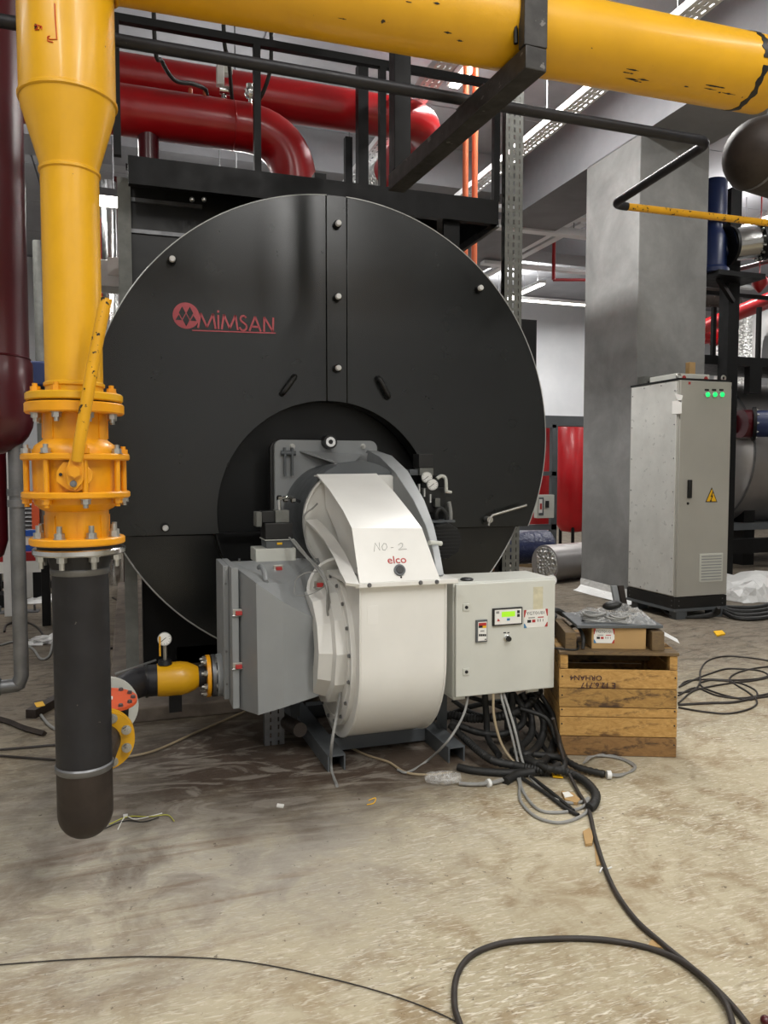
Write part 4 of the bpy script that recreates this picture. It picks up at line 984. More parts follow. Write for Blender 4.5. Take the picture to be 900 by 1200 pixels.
# light grey terminal box and the valve actuator stack on top of the intake box
z0 = T_[1].z + 0.01
a0 = at(293, 661, Y=3.96); a1 = at(347, 661, Y=3.96); zt_ = at(320, 643, Y=3.96).z; zt_b = at(320, 664, Y=3.96).z
MB().box(a0.x + 0.03, a1.x, 3.96, 4.14, z0 - 0.02, zt_).build('terminal_box', LGREY, bur, bev=0.004)
b0 = at(312, 640, Y=3.98); b1_ = at(343, 640, Y=3.98); zs1 = at(325, 633, Y=3.98).z
MB().box(b0.x, b1_.x, 3.98, 4.13, zt_, zs1).build('actuator_base', GREYD, bur, bev=0.003)
zs2 = at(325, 613, Y=3.98).z
MB().box(b0.x - 0.005, b1_.x, 3.975, 4.13, zs1 + 0.004, zs2).build('actuator_housing', BLKPL, bur, bev=0.004)
MB().box(b0.x - 0.008, b1_.x + 0.008, 3.97, 4.14, zs1, zs1 + 0.004).build('seal_strip', LGREY, bur)
c0_, c1_ = at(323, 610, Y=4.0), at(339, 610, Y=4.0); zc1 = at(330, 598, Y=4.0).z
MB().box(c0_.x, c1_.x, 4.0, 4.08, zs2, zc1).build('solenoid_block', GALV, bur, bev=0.003)
d0, d1 = at(307, 608, Y=4.02), at(323, 608, Y=4.02)
MB().box(d0.x, d1.x - 0.002, 4.02, 4.11, zs2 - 0.0, at(310, 599, Y=4.02).z).build('solenoid_coil', BLKPL, bur, bev=0.004)
MB().box(d0.x - 0.03, d0.x - 0.001, 4.015, 4.115, zs2 - 0.02, at(310, 600, Y=4.02).z).build('plug_connector', GALV, bur, bev=0.003)
MB().box(at(325, 637, Y=3.97).x, at(331, 637, Y=3.97).x, 3.976, 3.98, at(325, 638.5, Y=3.97).z, at(325, 636, Y=3.97).z).build('warning_sticker', SIGNY, bur)
pp = [at(327.5, 600, Y=4.03), at(327, 586, Y=4.03), at(329, 584, Y=4.04), at(340, 583, Y=4.06), at(352, 588, Y=4.15)]
MB().tube(pp, 0.009, 10).build('impulse_pipe', CHROME, bur)
for k, px in enumerate((327, 334, 343)):
    p = at(px, 584 + k, Y=4.04 + 0.02 * k); piece('pipe_fitting', bolt_mesh('pipe_fitting', CHROME, 0.016, 0.02, 0, False), aim(p - Vector((0.01, 0, 0)), (1, 0.2, 0)), bur)
for px, py in ((285, 660), (348, 656)):
    p = at(px, py, Y=3.98); MB().cyl(p - Vector((0.03, 0, 0)), p + Vector((0.03, 0, 0)), 0.012, seg=10).build('clamp_screw', STEELD, bur); MB().cyl(p + Vector((-0.02, 0, -0.035)), p + Vector((-0.02, 0, 0.025)), 0.006, seg=8).build('clamp_screw', STEELD, bur)
# small pipes and pump set on the far side, with gauges and ribbed motor
def bx(px0, px1, py0, py1, Y, d, m, nm, par=bur, bev=0.003):
    a, b = at(px0, py0, Y=Y), at(px1, py1, Y=Y); return MB().box(a.x, b.x, Y, Y + d, b.z, a.z).build(nm, m, par, bev=bev)
bx(491, 508, 532, 548, 4.3, 0.1, BLKPL, 'solenoid_coil'); bx(492, 508, 548.5, 557, 4.3, 0.09, GALV, 'solenoid_block'); bx(480, 490, 550, 557, 4.32, 0.08, GREYD, 'solenoid_block')
bx(488, 522, 572, 600, 4.34, 0.1, BLKPL, 'oil_pump'); bx(510, 516, 584, 594, 4.3, 0.04, GALV, 'pump_label'); bx(494, 524, 557, 574, 4.38, 0.08, FRAME, 'valve_block'); bx(498, 520, 596, 616, 4.36, 0.12, FRAME, 'pump_coupling')
for px, py, Y in ((499.5, 559.5, 4.24), (506, 568, 4.2)): dial(bur, at(px, py, Y=Y) + Vector((0, 0.0, 0)), (-0.15, -1, 0.05), 0.033)
MB().tube(spl([at(512, 561, Y=4.28), at(517, 558, Y=4.28), at(522, 561, Y=4.28), at(523, 576, Y=4.28)], 5), 0.011, 10).build('oil_pipe', LGREY, bur)
MB().tube([at(522, 576, Y=4.28), at(529, 577, Y=4.28)], 0.009, 8).build('oil_pipe', LGREY, bur)
MB().tube(spl([at(526, 588, Y=4.3), at(528, 600, Y=4.3), at(528, 612, Y=4.3)], 5), 0.012, 10).build('oil_hose', GREYC, bur)
MB().tube(spl([at(512, 612, Y=4.3), at(511, 602, Y=4.28), at(516, 596, Y=4.28), at(522, 602, Y=4.28), at(524, 612, Y=4.28)], 5), 0.014, 10).build('oil_hose', BLKR, bur)
for px, py in ((497, 577), (504, 584), (491, 572)): MB().cyl(at(px, py + 5, Y=4.27), at(px, py - 5, Y=4.27), 0.01, seg=10).build('pipe_fitting', CHROME, bur)
m0, m1 = at(508, 612, Y=4.22), at(541, 655, Y=4.22); mc = (m0 + m1) / 2; mr = (m0.z - m1.z) / 2
mot = MB().lathe([(0, 0), (mr * 0.96, 0), (mr, 0.02), (mr, 0.3), (mr * 0.8, 0.34), (0, 0.34)], (mc.x - 0.02, 4.22, mc.z), (0.1, 1, 0), 9).build('pump_motor', BLKPL, bur, ang=20)
for k in range(9):
    z = mc.z - mr * 0.75 + mr * 1.5 * k / 8; hw = math.sqrt(max(0.001, (mr * 0.88) ** 2 - (z - mc.z) ** 2))
    MB().box(mc.x - 0.02 - hw, mc.x - 0.02 + hw, 4.208, 4.222, z - 0.004, z + 0.004).build('motor_fin', BLKPL, mot)
MB().box(m0.x - 0.02, m1.x - 0.03, 4.25, 4.4, m0.z - 0.006, m0.z + 0.008).build('motor_lid', GREYD, mot)
# ---------------- channel frame under the burner
def uchan(mb, p0, p1, wd, ht, th=0.007):
    p0, p1 = Vector(p0), Vector(p1); d = (p1 - p0).normalized(); s = d.cross(Vector((0, 0, 1))).normalized(); u = Vector((0, 0, 1))
    sec = [(-wd / 2, 0), (-wd / 2, ht), (wd / 2, ht), (wd / 2, 0), (wd / 2 - th, 0), (wd / 2 - th, ht - th), (-wd / 2 + th, ht - th), (-wd / 2 + th, 0)]
    mb.prism([p0 + s * a + u * b for a, b in sec], p1 - p0); return mb
c1p = at(397, 903, Z=0); c2p = at(535, 893, Z=0)
uchan(MB(), (c1p.x - 0.01, c1p.y, 0), (c1p.x - 0.03, 4.9 - 0.55, 0), 0.085, 0.075).build('frame_channel', GREYD, bur)
uchan(MB(), (c2p.x, c2p.y, 0), (c2p.x, 4.35, 0), 0.085, 0.075).build('frame_channel', GREYD, bur)
MB().box(c1p.x + 0.03, c2p.x - 0.045, 3.60, 3.67, 0.012, 0.075).build('cross_bar', GREYD, bur)
MB().box(c1p.x + 0.03, c2p.x - 0.045, 4.15, 4.22, 0.012, 0.075).build('cross_bar', GREYD, bur)
MB().box(VXL + 0.03, VXR - 0.03, 3.58, 3.66, 0.07, 0.115).build('support_block', GREYD, bur)
MB().cyl((c1p.x - 0.17, 3.9, 0.10), (c1p.x - 0.13, 3.62, 0.13), 0.035, seg=18).build('drain_stub', RUST, bur)
MB().tube([(c1p.x - 0.17, 3.88, 0.09), (c1p.x - 0.17, 4.0, 0.13), (c1p.x - 0.17, 4.1, 0.3)], 0.03, 10).build('drain_stub', RUST, bur)
MB().box(c1p.x - 0.1, c1p.x - 0.05, 4.0, 4.06, 0.0, B_[5].z + 0.02).build('box_support', GREYD, bur)
# ribbed grey bracket standing on the floor under the intake box
ks = at(322, 873, Z=0)
fb = thing('floor_bracket', 'short slotted steel bracket on the floor under the grey intake box', 'bracket', (ks.x, ks.y, 0))
perf_strip((ks.x - 0.05, ks.y, 0.0), (0, 0, 1), (1, 0, 0), 0.2, [(0.03, 0.004), (0.07, 0.004)], 0.1, 0.04, 0.022, STEELD, 'bracket_plate', fb, 0.05, (0, 1, 0))
# ---------------- thin tubes and cables clipped on the burner
def cable(pts, r, mat, label, name='cable', seg=8, n=8, cat='cable', group=None):
    return tag(MB().tube(spl(pts, n), r, seg).build(name, mat), label, cat, group)
A3 = lambda px, py, Y: at(px, py, Y=Y)
cable([A3(345, 634, 3.9), A3(362, 655, 3.72), A3(378, 672, 3.5), A3(385, 700, 3.44), A3(388, 730, 3.43), A3(396, 760, 3.42), A3(401, 790, 3.42), A3(396, 830, 3.4), A3(389, 870, 3.35), at(388, 900, Z=0.006), at(395, 921, Z=0.006)], 0.0075, GREYC, 'grey hose running down the joint between intake box and white fan housing to the floor')
cable([A3(339, 630, 3.92), A3(356, 650, 3.74), A3(375, 672, 3.5), A3(383, 690, 3.43), A3(384, 720, 3.42), A3(393, 752, 3.41)], 0.005, GREYC, 'second thin grey tube beside the hose at the white fan housing')
cable([A3(345, 689, 3.58), A3(348, 678, 3.58), A3(360, 671, 3.56), A3(377, 671, 3.52), A3(384, 680, 3.46)], 0.0028, GREYC, 'fine grey tube looping over the top of the grey intake box')
cable([A3(345, 690, 3.57), A3(346, 697, 3.56), A3(362, 697, 3.53), A3(376, 690, 3.5), A3(384, 684, 3.46)], 0.0022, GREYC, 'finest pale tube making the lower loop on the grey intake box')
cable([at(404, 873, Z=0.006), at(430, 885, Z=0.006), at(455, 893, Z=0.006), at(475, 905, Z=0.006), at(500, 908, Z=0.006), at(530, 905, Z=0.006)], 0.006, TANC, 'pale cable on the floor in front of the white fan housing')
cable([A3(549, 813, 3.3), A3(543, 838, 3.28), A3(525, 868, 3.2), at(500, 892, Z=0.007), at(478, 905, Z=0.007), at(466, 902, Z=0.007)], 0.006, GREYC, 'light grey cable from the control box curving left to the floor')
cable([A3(372, 590, 3.93), A3(366, 596, 3.92), A3(358, 602, 3.92), A3(356, 612, 3.92), A3(360, 640, 3.9), A3(372, 660, 3.8)], 0.005, GREYC, 'grey impulse tube on the left side of the white duct')
# ================================================================== control box
CY = 3.27
q0, q1 = at(534.5, 685, Y=CY), at(649.5, 806, Y=CY)
cb = thing('control_box', 'light grey burner control box with small green screen beside the white fan housing', 'control box', ((q0.x + q1.x) / 2, CY + 0.15, 0))
zT, zB = q0.z, q1.z
MB().box(q0.x - 0.006, q1.x + 0.006, CY + 0.02, CY + 0.30, zB - 0.004, zT + 0.006).build('body', LGREY, cb, bev=0.008)
door = MB().box(q0.x, q1.x, CY, CY + 0.018, zB, zT).build('door', LGREY, cb, bev=0.006)
for px, m in ((556, 0),):
    pass
for py in (711.5, 787):
    p = at(546, py, Y=CY); k = MB().box(p.x - 0.017, p.x + 0.017, CY - 0.006, CY, p.z - 0.017, p.z + 0.017).build('lock', LGREY, door, bev=0.002)
    MB().cyl((p.x, CY - 0.006, p.z), (p.x, CY - 0.009, p.z), 0.008, seg=14).build('lock_insert', INK, k)
def onbox(px, py): p = at(px, py, Y=CY); return p.x, p.z
def panel(px0, py0, px1, py1, th, m, nm, par, off=0.0, bev=0.0):
    a, b = at(px0, py0, Y=CY), at(px1, py1, Y=CY); return MB().box(a.x, b.x, CY - off - th, CY - off, b.z, a.z).build(nm, m, par, bev=bev)
scr = panel(576.5, 713, 611, 731, 0.012, BLKPL, 'display_unit', door, 0, 0.002)
panel(578.5, 714.5, 609.5, 729.5, 0.001, LABELW, 'display_face', scr, 0.012)
panel(586.5, 716.5, 602, 721.5, 0.001, LIME, 'lcd_screen', scr, 0.013)
for py in (716.3, 720.6): panel(604.5, py - 1.6, 607.5, py + 1.6, 0.001, INK, 'key', scr, 0.013)
panel(580, 716, 583.5, 718.5, 0.0008, PENCIL, 'emblem', scr, 0.013)
mm = MB(); a = at(582.5, 726, Y=CY); mm.prism([(a.x - 0.007, CY - 0.0132, a.z - 0.006), (a.x + 0.009, CY - 0.0132, a.z - 0.006), (a.x - 0.001, CY - 0.0132, a.z + 0.008)], (0, -0.0008, 0)); mm.build('emblem', REDT, scr)
panel(592.5, 724, 596, 726.5, 0.0008, GREENT, 'emblem', scr, 0.013)
sw = panel(557, 726.5, 570, 751.5, 0.012, GREYD, 'fuse_module', door, 0, 0.002)
panel(559, 728.5, 569, 749.8, 0.001, LABELW, 'module_face', sw, 0.012)
panel(559.5, 729.5, 568.5, 732.5, 0.001, REDT, 'module_print', sw, 0.013); panel(564, 732.6, 568.5, 735, 0.001, SIGNY, 'module_print', sw, 0.013); panel(559.5, 732.6, 564, 735, 0.001, INK, 'module_print', sw, 0.013)
for k in range(4): panel(559.8 + 2.2 * k, 742.5, 561.6 + 2.2 * k, 744.8, 0.001, INK, 'module_print', sw, 0.013)
panel(561.5, 738.3, 566, 739.3, 0.0008, PENCIL, 'module_print', sw, 0.013); panel(566.5, 748, 568.5, 749, 0.0008, INK, 'module_print', sw, 0.013)
x, z = onbox(593.5, 747.5)
kn = MB().lathe([(0, 0), (0.017, 0), (0.017, 0.006), (0.013, 0.008), (0.013, 0.02), (0, 0.02)], (x, CY, z), (0, -1, 0), 20).build('selector_switch', CHROME, door)
MB().lathe([(0, 0), (0.0135, 0), (0.0115, 0.012), (0, 0.012)], (x, CY - 0.019, z), (0, -1, 0), 18).build('switch_knob', BLKPL, kn)
panel(590, 740.9, 593, 742, 0.0006, INK, 'switch_lettering', door); panel(594.5, 740.9, 597, 742, 0.0006, INK, 'switch_lettering', door)
def ygt_label(parent, mx, wl, hl):
    """white sticker with red and blue curved corners; mx maps local x right, y up, z out"""
    def bb(x0, x1, y0, y1, z0, z1, m, nm, p): b = MB(xf=mx); b.box(x0, x1, y0, y1, z0, z1); return b.build(nm, m, p)
    s = bb(-wl / 2, wl / 2, -hl / 2, hl / 2, 0, 0.0008, LABELW, 'sticker', parent)
    for sx in (-1, 1):
        for (y0, y1, m, wd) in ((0.1, 0.5, REDT, 0.1), (-0.5, -0.25, GREENT if sx < 0 else REDT, 0.13)):
            b = MB(xf=mx); xo = sx * wl / 2; xi = sx * (wl / 2 - wl * wd)
            b.prism([(xo, y0 * hl, 0.0009), (xo, y1 * hl, 0.0009), (xi if y0 > 0 else xo - sx * wl * 0.03, y1 * hl, 0.0009), (xo - sx * wl * 0.03 if y0 > 0 else xi, y0 * hl, 0.0009)], (0, 0, 0.0004)); b.build('sticker_corner', m, s)
    text('lettering', 'YGT01/01', hl * 0.25, mx @ Matrix.Translation((0, hl * 0.29, 0.0012)), INK, s, 0.0003, sx=1.1)
    for (x0, x1, y0, y1, m) in ((-0.32, -0.04, 0.02, 0.08, PENCIL), (0.08, 0.33, 0.02, 0.08, REDT), (-0.36, -0.2, -0.22, -0.06, INK), (-0.16, -0.02, -0.22, -0.06, REDT), (0.07, 0.1, -0.2, -0.05, INK), (0.17, 0.2, -0.2, -0.05, INK), (0.29, 0.31, -0.2, -0.05, INK)):
        bb(x0 * wl, x1 * wl, y0 * hl, y1 * hl, 0.0009, 0.0012, m, 'sticker_print', s)
a, b = at(614, 715, Y=CY), at(641.5, 734, Y=CY)
ygt_label(door, facing(((a.x + b.x) / 2, CY - 0.0005, (a.z + b.z) / 2), (1, 0, 0)), b.x - a.x, a.z - b.z)
TAPE = M('old_paper_tape', 'c9c3a8', 0.7, var=0.1, vs=40)
panel(625, 688, 636, 714, 0.0007, TAPE, 'tape_residue', door)
p = at(547, 680, Z=zT + 0.006); MB().lathe([(0, 0), (0.03, 0), (0.033, 0.006), (0.024, 0.012), (0, 0.012)], (p.x, p.y, zT + 0.0058), (0, 0, 1), 20).build('cable_gland', BLKPL, cb)
for px in (541, 628): 
    x, z = onbox(px, 806); MB().box(x - 0.03, x + 0.035, CY + 0.03, CY + 0.2, zB - 0.022, zB - 0.004).build('gland_plate', LGREY, cb, bev=0.006)
MB().box(q0.x + 0.05, q0.x + 0.09, CY + 0.31, CY + 0.35, 0.0, zT - 0.05).build('mounting_post', GREYD, cb)
MB().box(q1.x - 0.09, q1.x - 0.05, CY + 0.31, CY + 0.35, 0.0, zT - 0.05).build('mounting_post', GREYD, cb)
for z in (zB + 0.08, zT - 0.1): MB().box(q0.x + 0.02, q1.x - 0.02, CY + 0.298, CY + 0.312, z - 0.02, z + 0.02).build('mounting_rail', GREYD, cb)
# ================================================================== electrical cabinet
EX0, EX1, EY0, EY1, EZ0, EZ1 = 4.795, 5.395, 5.84, 6.56, 0.21, 2.215
ec = thing('switch_cabinet', 'tall pale grey electrical cabinet with three green lights beside the column', 'cabinet', ((EX0 + EX1) / 2, (EY0 + EY1) / 2, 0))
MB().box(EX0 + 0.01, EX1 - 0.01, EY0 + 0.02, EY1, EZ0, EZ1).build('body', CABG, ec, bev=0.004)
MB().box(EX0, EX0 + 0.012, EY0 + 0.035, EY1 - 0.02, EZ0 + 0.01, EZ1 - 0.01).build('side_panel', CABS, ec, bev=0.003)
MB().box(EX0 + 0.004, EX1 - 0.004, EY0 + 0.018, EY1 + 0.005, EZ1, EZ1 + 0.018).build('roof_rim', BLKPL, ec)
dr = MB().box(EX0 + 0.018, EX1 - 0.006, EY0, EY0 + 0.02, EZ0 + 0.004, EZ1 - 0.004).build('door', CABG, ec, bev=0.004)
for z in [EZ0 + 0.05 + k * 0.31 for k in range(7)]:
    for y in (EY0 + 0.055, EY1 - 0.04): piece('screw', SCREW, aim((EX0, y, z), (-1, 0, 0)), ec)
for y in (EY0 + 0.25, EY0 + 0.5):
    for z in (EZ0 + 0.03, EZ1 - 0.03): piece('screw', SCREW, aim((EX0, y, z), (-1, 0, 0)), ec)
def ondoor(px, py): p = at(px, py, Y=EY0); return p.x, p.z
for px in (828.5, 837, 845.5):
    x, z = ondoor(px, 462.5)
    MB().lathe([(0, 0), (0.03, 0), (0.03, 0.008), (0.024, 0.01)], (x, EY0, z), (0, -1, 0), 18).build('lamp_bezel', STEEL, dr)
    MB().lathe([(0.022, 0), (0.022, 0.012), (0.014, 0.02), (0, 0.022)], (x, EY0 - 0.004, z), (0, -1, 0), 16).build('indicator_lamp', GRN, dr)
    MB().box(x - 0.028, x + 0.02, EY0 - 0.002, EY0, z + 0.035, z + 0.052).build('lamp_tag', INK, dr)
x, z = ondoor(807, 573); MB().box(x - 0.018, x + 0.018, EY0 - 0.03, EY0, z - 0.085, z + 0.085).build('door_handle', BLKPL, dr, bev=0.006)
x, z = ondoor(806, 590); MB().cyl((x, EY0, z), (x, EY0 - 0.004, z), 0.013, seg=14).build('lock_barrel', INK, dr)
T0, T1, T2 = ondoor(826.5, 588.5), ondoor(840.5, 588.5), ondoor(834, 571)
wsg = MB().prism([(T0[0], EY0, T0[1]), (T1[0], EY0, T1[1]), (T2[0], EY0, T2[1])], (0, -0.002, 0)).build('warning_sign', INK, dr)
cxx, czz = (T0[0] + T1[0] + T2[0]) / 3, (T0[1] + T1[1] + T2[1]) / 3
MB().prism([(cxx + (a - cxx) * 0.82, EY0 - 0.002, czz + (b - czz) * 0.82) for a, b in (T0, T1, T2)], (0, -0.001, 0)).build('sign_field', SIGNY, wsg)
zz = MB(); zg = [(0.012, 0.052), (-0.014, 0.0), (0.0, 0.002), (-0.012, -0.034), (-0.02, -0.03), (-0.014, -0.052), (0.006, -0.036), (-0.004, -0.032), (0.018, 0.014), (0.002, 0.012), (0.022, 0.05)]
zz.prism([(cxx + a, EY0 - 0.003, czz + b + 0.004) for a, b in zg], (0, -0.0008, 0)); zz.build('lightning_bolt', INK, wsg)
(a, za_), (b, zb2) = ondoor(819.5, 649), ondoor(846, 681)
vg = MB().box(a, b, EY0 - 0.008, EY0, zb2, za_).build('filter_grille', LGREY, dr, bev=0.003)
for k in range(9):
    zz_ = zb2 + 0.025 + (za_ - zb2 - 0.05) * k / 8; MB().box(a + 0.02, b - 0.02, EY0 - 0.011, EY0 - 0.0078, zz_ - 0.004, zz_ + 0.004).build('grille_slat', GREY, vg)
(a, za_), (b, zb2) = ondoor(857, 456), ondoor(867, 465)
npl = MB().box(a, EX1 - 0.008, EY0 - 0.002, EY0, zb2 - 0.02, za_ + 0.0).build('data_plate', GREY, dr)
MB().box(a, EX1 - 0.008, EY0 - 0.003, EY0, za_ + 0.001, za_ + 0.03).build('name_plate', INK, dr)
x, z = ondoor(808, 449); MB().box(x - 0.012, x + 0.012, EY0 - 0.002, EY0, z - 0.012, z + 0.012).build('red_sticker', REDT, dr)
p = at(793, 476, X=EX0); MB().box(EX0 - 0.002, EX0, p.y - 0.07, p.y + 0.06, p.z - 0.07, p.z + 0.05).build('paper_sticker', LABELW, ec)
p = at(796, 464, X=EX0); MB().prism([(EX0, p.y - 0.05, p.z), (EX0, p.y + 0.06, p.z + 0.03), (EX0, p.y + 0.02, p.z - 0.04), (EX0, p.y - 0.03, p.z - 0.06)], (-0.002, 0, 0)).build('paper_sticker', LABELW, ec)
MB().box(EX0, EX1, EY0 + 0.005, EY1, 0.10, EZ0 - 0.004).build('plinth', BLKPL, ec, bev=0.003)
for y in (EY0 + 0.04, EY1 - 0.05):
    for z in (0.13, 0.175): piece('screw', SCREW, aim((EX0, y, z), (-1, 0, 0)), ec)
for x in (EX0 + 0.05, EX1 - 0.05):
    for z in (0.13, 0.175): piece('screw', SCREW, aim((x, EY0 + 0.005, z), (0, -1, 0)), ec)
MB().box(EX0 - 0.005, EX1 + 0.005, EY0 - 0.005, EY1, 0.075, 0.10).build('base_frame', GREYD, ec)
for x in (EX0 + 0.03, EX1 - 0.16):
    for y in (EY0 + 0.01, EY1 - 0.14):
        MB().box(x, x + 0.12, y, y + 0.1, 0.0, 0.076).build('foot', GREYD, ec)
rb0, rb1 = at(776, 446, Y=EY0 + 0.25), at(842, 440, Y=EY0 + 0.15)
rbx = MB().box(EX0 + 0.06, EX1 - 0.16, EY0 + 0.12, EY0 + 0.5, EZ1 + 0.018, EZ1 + 0.075).build('roof_box', LGREY, ec, bev=0.005)
for fx in (0.17, 0.42): MB().cyl((EX0 + fx - 0.02, EY0 + 0.12, EZ1 + 0.035), (EX0 + fx - 0.02, EY0 + 0.117, EZ1 + 0.035), 0.022, seg=18).build('red_sticker', REDT, rbx)
for x in (EX0 + 0.04, EX1 - 0.05):
    MB().tube([(x + 0.022 * math.cos(R(a)), EY0 + 0.06, EZ1 + 0.04 + 0.022 * math.sin(R(a))) for a in range(0, 361, 30)], 0.008, 8).build('lifting_eye', STEEL, ec)
lb = thing('junction_block', 'grey strut bracket on the column face behind the pale cabinet', 'bracket', (5.05, 6.7, 2.2))
p = at(754, 449, Y=6.70)
MB().box(p.x - 0.05, p.x + 0.2, 6.62, 6.718, p.z - 0.07, p.z + 0.06).build('bracket_plate', GALV, lb)
for k in range(3): MB().cyl((p.x + 0.07 * k, 6.62, p.z), (p.x + 0.07 * k, 6.612, p.z), 0.012, seg=10).build('slot', BLKPL, lb)
p = at(818, 431, Y=6.42); tag(MB().box(p.x - 0.12, p.x - 0.05, 6.40, 6.46, EZ1 + 0.0185, p.z + 0.05).build('carton', CARD), 'tiny brown and white carton standing on the roof of the pale cabinet', 'box')
tag(MB().box(EX1 - 0.15, EX1 - 0.02, EY0 + 0.34, EY0 + 0.5, EZ1 + 0.0182, EZ1 + 0.085).build('blue_box', BLUE, bev=0.01), 'small dark blue box on the roof of the pale cabinet', 'box')
# ================================================================== wooden crate, rotated to face the viewer
k0, k1 = at(655, 885, Z=0), at(792.5, 888, Z=0)
CW = (k1 - k0).length; crz = math.atan2(k1.y - k0.y, k1.x - k0.x)
CX = Matrix.Translation((k0.x, k0.y, 0)) @ Matrix.Rotation(crz, 4, 'Z')
CDp, CHt = 0.50, 0.515
crate = thing('wooden_crate', 'upturned pine crate of rough planks with a slot near its top', 'crate', (k0.x, k0.y, 0), crz)
def cbx(x0, x1, y0, y1, z0, z1, m, nm, par=None, bev=0.003):
    b = MB(xf=CX); b.box(x0, x1, y0, y1, z0, z1); return b.build(nm, m, crate if par is None else par, bev=bev)
zs = [0.0, 0.096, 0.192, 0.240, 0.334, 0.428]
mats = [WOODB, WOOD, WOOD, WOODD, WOOD]
planks = []
for k in range(5):
    jx = random.uniform(-0.003, 0.003)
    planks.append(cbx(0.0 + jx, CW + jx * 0.5, random.uniform(0, 0.003), 0.018, zs[k] + 0.0015, zs[k + 1] - 0.0015, mats[k], 'plank'))
for k in range(5):
    cbx(-0.0, 0.018, 0.020, CDp, zs[k] + 0.0015, zs[k + 1] - 0.0015, mats[k], 'plank')
    cbx(CW - 0.018, CW, 0.020, CDp, zs[k] + 0.0015, zs[k + 1] - 0.0015, mats[k], 'plank')
    cbx(0.0, CW, CDp, CDp + 0.018, zs[k] + 0.0015, zs[k + 1] - 0.0015, WOODD, 'plank')
for x in (0.002, CW - 0.039):
    cbx(x, x + 0.037, 0.004, 0.022, 0.428, CHt - 0.017, WOOD, 'corner_post')
    cbx(x, x + 0.037, 0.022, 0.06, 0.01, CHt - 0.017, WOODD, 'corner_post')
    cbx(x, x + 0.037, CDp - 0.04, CDp - 0.001, 0.01, CHt - 0.017, WOODD, 'corner_post')
for x0, x1 in ((0.0, 0.018), (CW - 0.018, CW)): cbx(x0, x1, 0.062, CDp, 0.432, CHt - 0.017, WOODD, 'plank')
cbx(0.05, CW - 0.05, 0.3, 0.318, 0.40, CHt - 0.018, WOODI, 'plank')
for k in range(5): cbx(-0.004, CW + 0.004, -0.004 + 0.105 * k, 0.098 + 0.105 * k, CHt - 0.016, CHt, WOODD if k else WOODI, 'top_board')
for k, zc in enumerate((0.05, 0.145, 0.216, 0.287, 0.38)):
    for x in (0.012, CW - 0.012):
        b = MB(xf=CX); b.cyl((x, -0.0012, zc + 0.012), (x, 0.002, zc + 0.012), 0.004, seg=8); b.build('nail', INK, planks[k])
def crate_text(body, size, x, z, sx):
    m = CX @ facing((x, -0.0012, z), (-1, 0, 0), (0, 0, -1))
    m2 = CX @ Matrix.Translation((x, -0.0012, z)) @ Matrix(((-1, 0, 0, 0), (0, 0, -1, 0), (0, -1, 0, 0), (0, 0, 0, 1)))
    text('lettering', body, size, m2, INKP, planks[4], 0.0006, sx=sx)
crate_text('E 12.6.717', 0.040, 0.185, 0.352, 1.0); crate_text('ORHAN4', 0.036, 0.125, 0.388, 1.05)
# ------------------------------------------------------------------ things on the crate
zt0 = CHt
def loc_thing(nm, lab, cat, x, y, z): 
    p = CX @ Vector((x, y, z)); return thing(nm, lab, cat, p, crz)
cbp = loc_thing('cardboard_box', 'brown cardboard box with a white sticker lying on the wooden crate', 'box', 0.29, 0.2, zt0)
cbx(0.162, 0.425, 0.06, 0.36, zt0 + 0.0005, zt0 + 0.105, CARD, 'carton', cbp, 0.003)
cbx(0.162, 0.425, 0.2, 0.23, zt0 + 0.1052, zt0 + 0.106, TAPE, 'packing_tape', cbp, 0)
b0_ = CX @ Vector((0.215, 0.0592, zt0 + 0.063))
ygt_label(cbp, CX @ Matrix.Translation((0.222, 0.0594, zt0 + 0.066)) @ Matrix(((1, 0, 0, 0), (0, 0, -1, 0), (0, 1, 0, 0), (0, 0, 0, 1))), 0.10, 0.072)
lid = loc_thing('panel_lid', 'flat dark grey sheet metal lid laid on the cardboard box', 'lid', 0.3, 0.2, zt0 + 0.107)
LD = Matrix.Rotation(R(3), 4, 'Z')
b = MB(xf=CX @ Matrix.Translation((0.085, 0.03, zt0 + 0.1075)) @ LD); b.box(0, 0.42, 0, 0.34, 0, 0.016); b.build('lid_sheet', GREYD, lid, bev=0.003)
for (nm, x0, x1, y0, y1, h, lab) in (('timber_block', 0.03, 0.085, 0.04, 0.40, 0.085, 'old timber block on the crate left of the cardboard box'), ('timber_block', 0.445, 0.505, 0.03, 0.30, 0.095, 'old timber block on the crate right of the cardboard box')):
    t = cbx(x0, x1, y0, y1, zt0 + 0.0005, zt0 + h, WOODI, nm, 0 if False else crate, 0.004)
    Mw = WM[t].copy(); t.parent = None; put(t, Mw, None); tag(t, lab, 'timber block')
